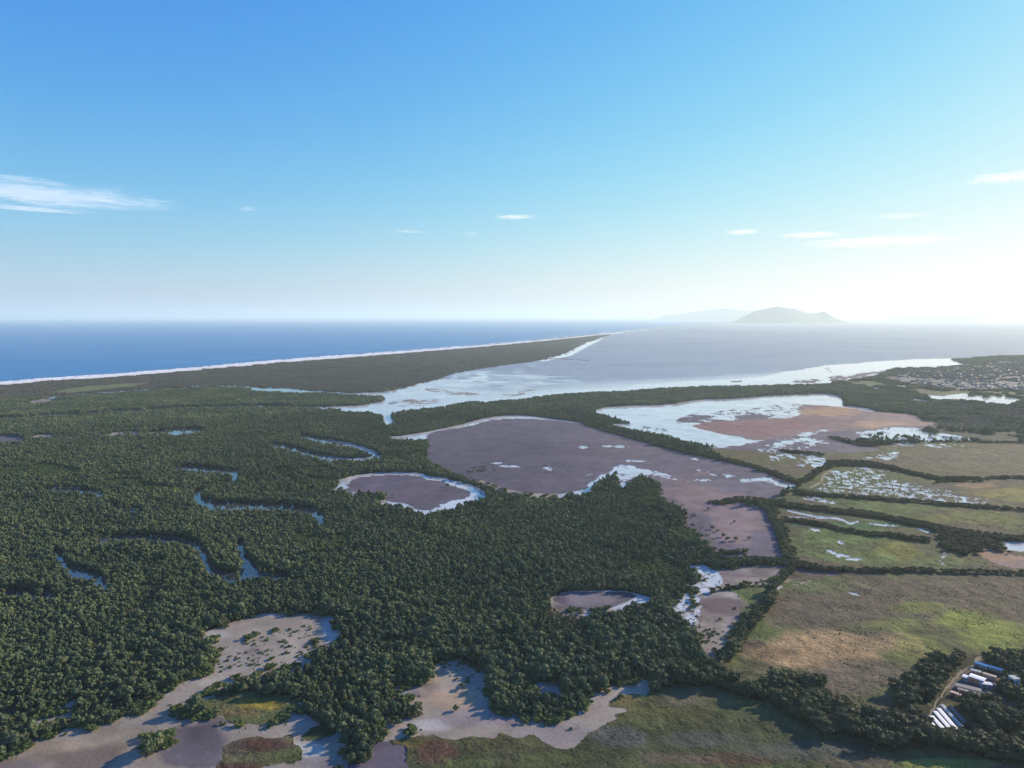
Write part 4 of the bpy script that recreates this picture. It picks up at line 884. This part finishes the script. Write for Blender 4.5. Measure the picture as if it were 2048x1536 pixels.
shrubs([(1284, 856), (1300, 853), (1335, 862), (1320, 866), (1295, 863)], 16, 1.5, 2.8, 'dark bush standing in the white lake near the tree tongue', 'bushes in the white lake', 1.8)
shrubs([(880, 1335), (905, 1330), (950, 1350), (930, 1370), (890, 1350)], 14, .8, 2.0, 'small shrub on the sand flat below the forest, bottom centre', 'shrubs on the bottom centre flat', 1.6)
for px, py, h, L in [(912, 1421, 3.2, 'lone dark bushy tree casting a long shadow on the bottom centre flat'), (925, 1377, 3.4, 'dark tree in the pinkish flat just above the lone one'), (1425, 1058, 4.0, 'rounded dark tree alone near the middle of the pinkish mud strip'),
                    (1436, 1064, 3.0, 'small round tree just right of the rounded dark one'), (1447, 1074, 4.2, 'left tree of the loose trio low on the pinkish strip'), (1456, 1082, 4.6, 'middle tree of the loose trio low on the pinkish strip'), (1472, 1081, 4.2, 'right tree of the loose trio low on the pinkish strip'),
                    (1498, 1079, 3.1, 'small tree apart at the right of the loose trio'), (1469, 1046, 3.1, 'wide low tree in the middle of the pinkish mud strip'), (1417, 1020, 3.3, 'flat topped dark tree at the head of the pinkish strip'), (1241, 1397, 3.2, 'small tree on the sand at the right of the bottom clump'),
                    (1142, 1459, 1.6, 'round dark bush alone on the sand tip at the bottom'), (895, 973, 4.5, 'tree standing in the white water ring of the small mud lake'), (1470, 1218, 1.8, 'single bush near the right edge of the mid right flat'), (1440, 1240, 2.2, 'dark bush in the middle of the mid right flat'),
                    (340, 1411, 1.0, 'tiny dark shrub alone in the lower left flat'), (115, 1462, 2.2, 'small grey shrub at the forest foot, lower left'), (131, 1470, 1.6, 'very small shrub right of the grey one on the lower left flat')]:
    X_, Y_ = px2w(px, py); shrub(float(X_), float(Y_), h, 1.25, L, None)

# ------------------------------------------------------------------ farm buildings
def flat_mat(name, c, rough=.7, sc=1.5, var=.2, metal=0.0):
    m, t, p = material(name); geo = N(t, 'ShaderNodeNewGeometry')
    no = N(t, 'ShaderNodeTexNoise', Scale=sc, Detail=5.0); t.links.new(geo.outputs['Position'], no.inputs['Vector'])
    cr = N(t, 'ShaderNodeValToRGB'); cr.color_ramp.elements[0].position = .3; cr.color_ramp.elements[1].position = .7
    cr.color_ramp.elements[0].color = (*[v * (1 - var) for v in c], 1); cr.color_ramp.elements[1].color = (*[min(1, v * (1 + var)) for v in c], 1)
    t.links.new(no.outputs['Fac'], cr.inputs[0]); t.links.new(cr.outputs[0], p.inputs['Base Color']); p.inputs['Roughness'].default_value = rough
    return m
FM = {'wall_grey': flat_mat('wall_grey', (.30, .28, .27)), 'wall_orange': flat_mat('wall_orange', (.50, .24, .13)), 'roof_white': flat_mat('roof_white', (.82, .80, .76), .8, var=.08), 'roof_pale': flat_mat('roof_pale', (.62, .64, .66), .8, var=.1),
      'roof_grey': flat_mat('roof_grey', (.30, .30, .31), .5), 'roof_dark': flat_mat('roof_dark', (.10, .09, .11), .6), 'roof_tan': flat_mat('roof_tan', (.30, .24, .19), .7), 'roof_pink': flat_mat('roof_pink', (.46, .31, .25), .7),
      'opening': flat_mat('opening', (.03, .03, .035), .3), 'white_wall': flat_mat('white_wall', (.62, .64, .62)), 'old_tile': flat_mat('old_tile', (.17, .10, .09)), 'old_grey': flat_mat('old_grey', (.16, .16, .17)), 'old_tan': flat_mat('old_tan', (.22, .19, .16)), 'old_pink': flat_mat('old_pink', (.24, .17, .16)),
      'tile': flat_mat('tile', (.30, .15, .10)), 'house_wall': flat_mat('house_wall', (.20, .18, .19), sc=.02)}
def mesh_obj(name, vs, fs, mats, parent=None, mi=None):
    me = bpy.data.meshes.new(name); me.from_pydata(vs, [], fs)
    for m_ in (mats if isinstance(mats, (list, tuple)) else [mats]): me.materials.append(m_)
    if mi: me.polygons.foreach_set('material_index', mi)
    o = bpy.data.objects.new(name, me); COL.objects.link(o); o.parent = parent; return o
def box(x0, x1, y0, y1, z0, z1, vs, fs):
    k = len(vs); vs += [(x0, y0, z0), (x1, y0, z0), (x1, y1, z0), (x0, y1, z0), (x0, y0, z1), (x1, y0, z1), (x1, y1, z1), (x0, y1, z1)]
    fs += [(k, k + 3, k + 2, k + 1), (k + 4, k + 5, k + 6, k + 7), (k, k + 1, k + 5, k + 4), (k + 1, k + 2, k + 6, k + 5), (k + 2, k + 3, k + 7, k + 6), (k + 3, k, k + 4, k + 7)]
def building(name, A, B, w_, wh, rise, wm, rm, label):
    L = float(np.hypot(*(B - A))); e = bpy.data.objects.new(name, None); COL.objects.link(e)
    mid = (A + B) / 2; e.location = (mid[0], mid[1], .35); e.rotation_euler = (0, 0, math.atan2(B[1] - A[1], B[0] - A[0]))
    e['label'] = label; e['category'] = name.replace('_', ' ')
    hl, hw = L / 2, w_ / 2
    vs = [(-hl, -hw, -1), (hl, -hw, -1), (hl, hw, -1), (-hl, hw, -1), (-hl, -hw, wh), (hl, -hw, wh), (hl, hw, wh), (-hl, hw, wh), (-hl, 0, wh + rise), (hl, 0, wh + rise)]
    mesh_obj('wall', vs, [(0, 1, 5, 4), (2, 3, 7, 6), (1, 2, 6, 9, 5), (3, 0, 4, 8, 7)], FM[wm], e)
    ov = .2; t_ = .08; sl = rise / hw; zl = wh - ov * sl
    vs = []
    for x_ in (-hl - ov, hl + ov):
        vs += [(x_, -hw - ov, zl + .02), (x_, 0, wh + rise + .02), (x_, hw + ov, zl + .02), (x_, hw + ov, zl + .02 + t_), (x_, 0, wh + rise + .02 + t_), (x_, -hw - ov, zl + .02 + t_)]
    fs = [(0, 5, 4, 1), (1, 4, 3, 2), (6, 7, 10, 11), (7, 8, 9, 10), (5, 11, 10, 4), (4, 10, 9, 3), (0, 1, 7, 6), (1, 2, 8, 7), (0, 6, 11, 5), (2, 3, 9, 8)]
    mesh_obj('roof', vs, fs, FM[rm], e)
    if wh >= 1.5:
        n = max(2, int(L / 2.4))
        for i in range(n):
            vs = []; fs = []; x_ = -hl + (i + .5) * L / n
            box(x_ - .4, x_ + .4, -hw - .04, -hw + .02, .6, 1.2, vs, fs); mesh_obj('window', vs, fs, FM['opening'], e)
        vs = []; fs = []; box(hl - .02, hl + .05, -.6, .6, 0, 1.4, vs, fs); mesh_obj('door', vs, fs, FM['opening'], e)
    else:
        vs = []; fs = []; box(hl - .02, hl + .05, -.35, .35, 0, 1.1, vs, fs); mesh_obj('door', vs, fs, FM['opening'], e)
for f_, (A, B, _w) in zip(FARM, BOX):
    building(f_[0], A, B, f_[3], f_[4], f_[5], f_[6], f_[7], f_[8])
# pale U shaped block at the right
e = bpy.data.objects.new('concrete_block', None); COL.objects.link(e); e.location = (TW[0], TW[1], .3); e.rotation_euler = (0, 0, .1)
e['label'] = 'tall pale block with a dark open bay, right of the farm hall'; e['category'] = 'building'
vs = []; fs = []; box(-1.7, -.75, -1.5, 2.4, -1, 5.6, vs, fs); box(.75, 1.7, -1.5, 2.4, -1, 5.6, vs, fs); box(-.75, .75, -1.3, 2.4, 4.6, 5.5, vs, fs); box(-.75, .75, 1.2, 2.4, -1, 4.6, vs, fs)
mesh_obj('wall', vs, fs, FM['white_wall'], e)
vs = []; fs = []; box(-1.85, 1.85, -1.65, 2.55, 5.6, 5.75, vs, fs); mesh_obj('roof', vs, fs, FM['roof_grey'], e)

# ------------------------------------------------------------------ the far town: small hip and gable houses
def house_mesh(i):
    rs = random.Random(i); w_ = 5 + rs.random() * 3; l = 7 + rs.random() * 6; h = 3 + rs.random() * 2.5; r = 1.2 + rs.random()
    vs = [(-l / 2, -w_ / 2, -1), (l / 2, -w_ / 2, -1), (l / 2, w_ / 2, -1), (-l / 2, w_ / 2, -1), (-l / 2, -w_ / 2, h), (l / 2, -w_ / 2, h), (l / 2, w_ / 2, h), (-l / 2, w_ / 2, h), (-l / 2, 0, h + r), (l / 2, 0, h + r),
          (-l / 2 - .5, -w_ / 2 - .5, h - .1), (l / 2 + .5, -w_ / 2 - .5, h - .1), (l / 2 + .5, 0, h + r + .1), (-l / 2 - .5, 0, h + r + .1), (l / 2 + .5, w_ / 2 + .5, h - .1), (-l / 2 - .5, w_ / 2 + .5, h - .1)]
    fs = [(0, 1, 5, 4), (2, 3, 7, 6), (1, 2, 6, 9, 5), (3, 0, 4, 8, 7), (10, 11, 12, 13), (13, 12, 14, 15)]
    me = bpy.data.meshes.new('house'); me.from_pydata(vs, [], fs); me.materials.append(FM['house_wall']); me.materials.append(FM[['old_tile', 'old_grey', 'old_tile', 'old_tan', 'old_tile', 'old_pink'][i % 6]])
    me.polygons.foreach_set('material_index', [0, 0, 0, 0, 1, 1]); return me
HM = [house_mesh(i) for i in range(12)]
TP = smooth([(1800, 742), (1880, 740), (1930, 736), (2060, 726), (2060, 780), (1960, 780), (1890, 776), (1820, 764), (1795, 752)])
k = 0
while k < 260:
    px = 1795 + random.random() * 265; py = 726 + random.random() * 54
    if not inside(np.array([px]), np.array([py]), TP)[0]: continue
    X_, Y_ = px2w(px, py)
    hi = random.randrange(12); o = bpy.data.objects.new('house', HM[hi]); COL.objects.link(o); o.location = (float(X_), float(Y_), .3); o.rotation_euler = (0, 0, random.choice([.3, 1.87]) + random.random() * .2); o.scale = (1.0, 1.0, .9)
    rfn = ['red tiled', 'grey', 'red tiled', 'tan', 'red tiled', 'faded pink'][hi % 6]; sec = 'left end' if px < 1870 else ('middle' if px < 1960 else 'right part')
    o['label'] = 'tiny house with a %s roof in the %s of the far town' % (rfn, sec); o['category'] = 'house'; o['group'] = '%s roofed houses in the %s of the town' % (rfn, sec)
    k += 1

# ------------------------------------------------------------------ thin clouds, far above the haze
def cloud_mat(name, dens, seed, sx_, sy_):
    m, t, p = material(name)
    tc = N(t, 'ShaderNodeTexCoord'); mp = N(t, 'ShaderNodeMapping'); mp.inputs['Location'].default_value = (seed, seed * 2, 0); mp.inputs['Scale'].default_value = (sx_, sy_, 1)
    t.links.new(tc.outputs['Object'], mp.inputs['Vector'])
    no = N(t, 'ShaderNodeTexNoise', Scale=2.2, Detail=8.0, Roughness=.62); no.inputs['Distortion'].default_value = .6; t.links.new(mp.outputs[0], no.inputs['Vector'])
    gr = N(t, 'ShaderNodeTexGradient', gradient_type='SPHERICAL'); fl = N(t, 'ShaderNodeMapping'); fl.inputs['Scale'].default_value = (1, 1, 0); t.links.new(tc.outputs['Object'], fl.inputs['Vector']); t.links.new(fl.outputs[0], gr.inputs['Vector'])
    m1 = N(t, 'ShaderNodeMapRange'); m1.inputs['From Min'].default_value = 0; m1.inputs['From Max'].default_value = .55; t.links.new(gr.outputs['Fac'], m1.inputs['Value'])
    m2 = N(t, 'ShaderNodeMapRange'); m2.inputs['From Min'].default_value = .36; m2.inputs['From Max'].default_value = .72; t.links.new(no.outputs['Fac'], m2.inputs['Value'])
    mm0 = N(t, 'ShaderNodeMath', operation='MULTIPLY_ADD'); mm0.inputs[1].default_value = .55; t.links.new(gr.outputs['Fac'], mm0.inputs[0]); t.links.new(no.outputs['Fac'], mm0.inputs[2])
    mm1 = N(t, 'ShaderNodeMapRange', interpolation_type='SMOOTHSTEP'); mm1.inputs['From Min'].default_value = .62; mm1.inputs['From Max'].default_value = 1.02; t.links.new(mm0.outputs[0], mm1.inputs['Value'])
    mm2 = N(t, 'ShaderNodeMapRange'); mm2.inputs['From Max'].default_value = .25; t.links.new(gr.outputs['Fac'], mm2.inputs['Value'])
    mm = N(t, 'ShaderNodeMath', operation='MULTIPLY'); t.links.new(mm1.outputs[0], mm.inputs[0]); t.links.new(mm2.outputs[0], mm.inputs[1])
    m3 = N(t, 'ShaderNodeMath', operation='MULTIPLY'); m3.inputs[1].default_value = dens * .42; t.links.new(mm.outputs[0], m3.inputs[0])
    tr = N(t, 'ShaderNodeBsdfTransparent'); df = N(t, 'ShaderNodeBsdfTranslucent'); d2 = N(t, 'ShaderNodeBsdfDiffuse'); df.inputs[0].default_value = (1, 1, 1, 1); d2.inputs[0].default_value = (1, 1, 1, 1)
    nv = N(t, 'ShaderNodeCombineXYZ', X=sdir[0], Y=sdir[1], Z=sdir[2]); t.links.new(nv.outputs[0], df.inputs['Normal']); t.links.new(nv.outputs[0], d2.inputs['Normal'])
    mx0 = N(t, 'ShaderNodeAddShader'); t.links.new(df.outputs[0], mx0.inputs[0]); t.links.new(d2.outputs[0], mx0.inputs[1])
    mx = N(t, 'ShaderNodeMixShader'); t.links.new(m3.outputs[0], mx.inputs[0]); t.links.new(tr.outputs[0], mx.inputs[1]); t.links.new(mx0.outputs[0], mx.inputs[2])
    t.links.new(mx.outputs[0], t.nodes['Material Output'].inputs[0]); return m
def cloud(px, py, wpx, hpx, dens, seed, tilt=0.0):
    alt = 3000.0
    Xc, Yc = px2w(px, py, alt); Xc, Yc = float(Xc), float(Yc)
    x0, y0 = px2w(px, py - hpx, alt); x1, y1 = px2w(px, py + hpx, alt)
    d = math.hypot(Yc, alt); a_ = wpx / FPX * d; b_ = max(300.0, float(y1 - y0) / 2)
    bm = bmesh.new(); bmesh.ops.create_uvsphere(bm, u_segments=32, v_segments=16, radius=1)
    me = bpy.data.meshes.new('cloud'); bm.to_mesh(me); bm.free()
    for p_ in me.polygons: p_.use_smooth = True
    me.materials.append(cloud_mat('thin_cloud', dens, seed, 1.6, 1.6))
    o = bpy.data.objects.new('cloud', me); COL.objects.link(o); o.location = (Xc, Yc, alt); o.scale = (a_, b_, 25.0); o.rotation_euler = (0, 0, math.atan2(-Xc, Yc) + tilt)
    o['kind'] = 'structure'
for c_ in [(90, 392, 300, 44, .5, 1.0, 0.0), (60, 418, 160, 8, .6, 2.3, 0.0), (20, 355, 120, 8, .4, 3.3, 0.), (1030, 434, 58, 6, .9, 4.1, 0), (1485, 464, 50, 8, .9, 5.2, 0), (1620, 470, 90, 10, .9, 6.7, 0), (1760, 484, 200, 18, .8, 7.9, 0), (2010, 355, 90, 18, 1., 8.8, .35), (1800, 432, 80, 10, .4, 9.1, 0), (495, 418, 30, 3, .4, 10.2, 0), (820, 463, 50, 4, .35, 11.4, 0), (940, 467, 30, 3, .3, 12.1, 0)]:
    cloud(*c_)

# ------------------------------------------------------------------ haze
vs = []; fs = []; box(-125000, 125000, -125000, 125000, -8, 690, vs, fs)
hzm = bpy.data.materials.new('haze'); hzm.use_nodes = True; t = hzm.node_tree; t.nodes.clear()
out = t.nodes.new('ShaderNodeOutputMaterial'); pv = t.nodes.new('ShaderNodeVolumePrincipled')
pv.inputs['Color'].default_value = (.80, .94, .93, 1); pv.inputs['Density'].default_value = 5.0e-5; pv.inputs['Anisotropy'].default_value = .22
t.links.new(pv.outputs[0], out.inputs['Volume'])
hz = mesh_obj('haze', vs, fs, hzm); hz['kind'] = 'stuff'; hz['label'] = 'pale sea haze hanging over the lagoon and far hills'; hz['category'] = 'haze'
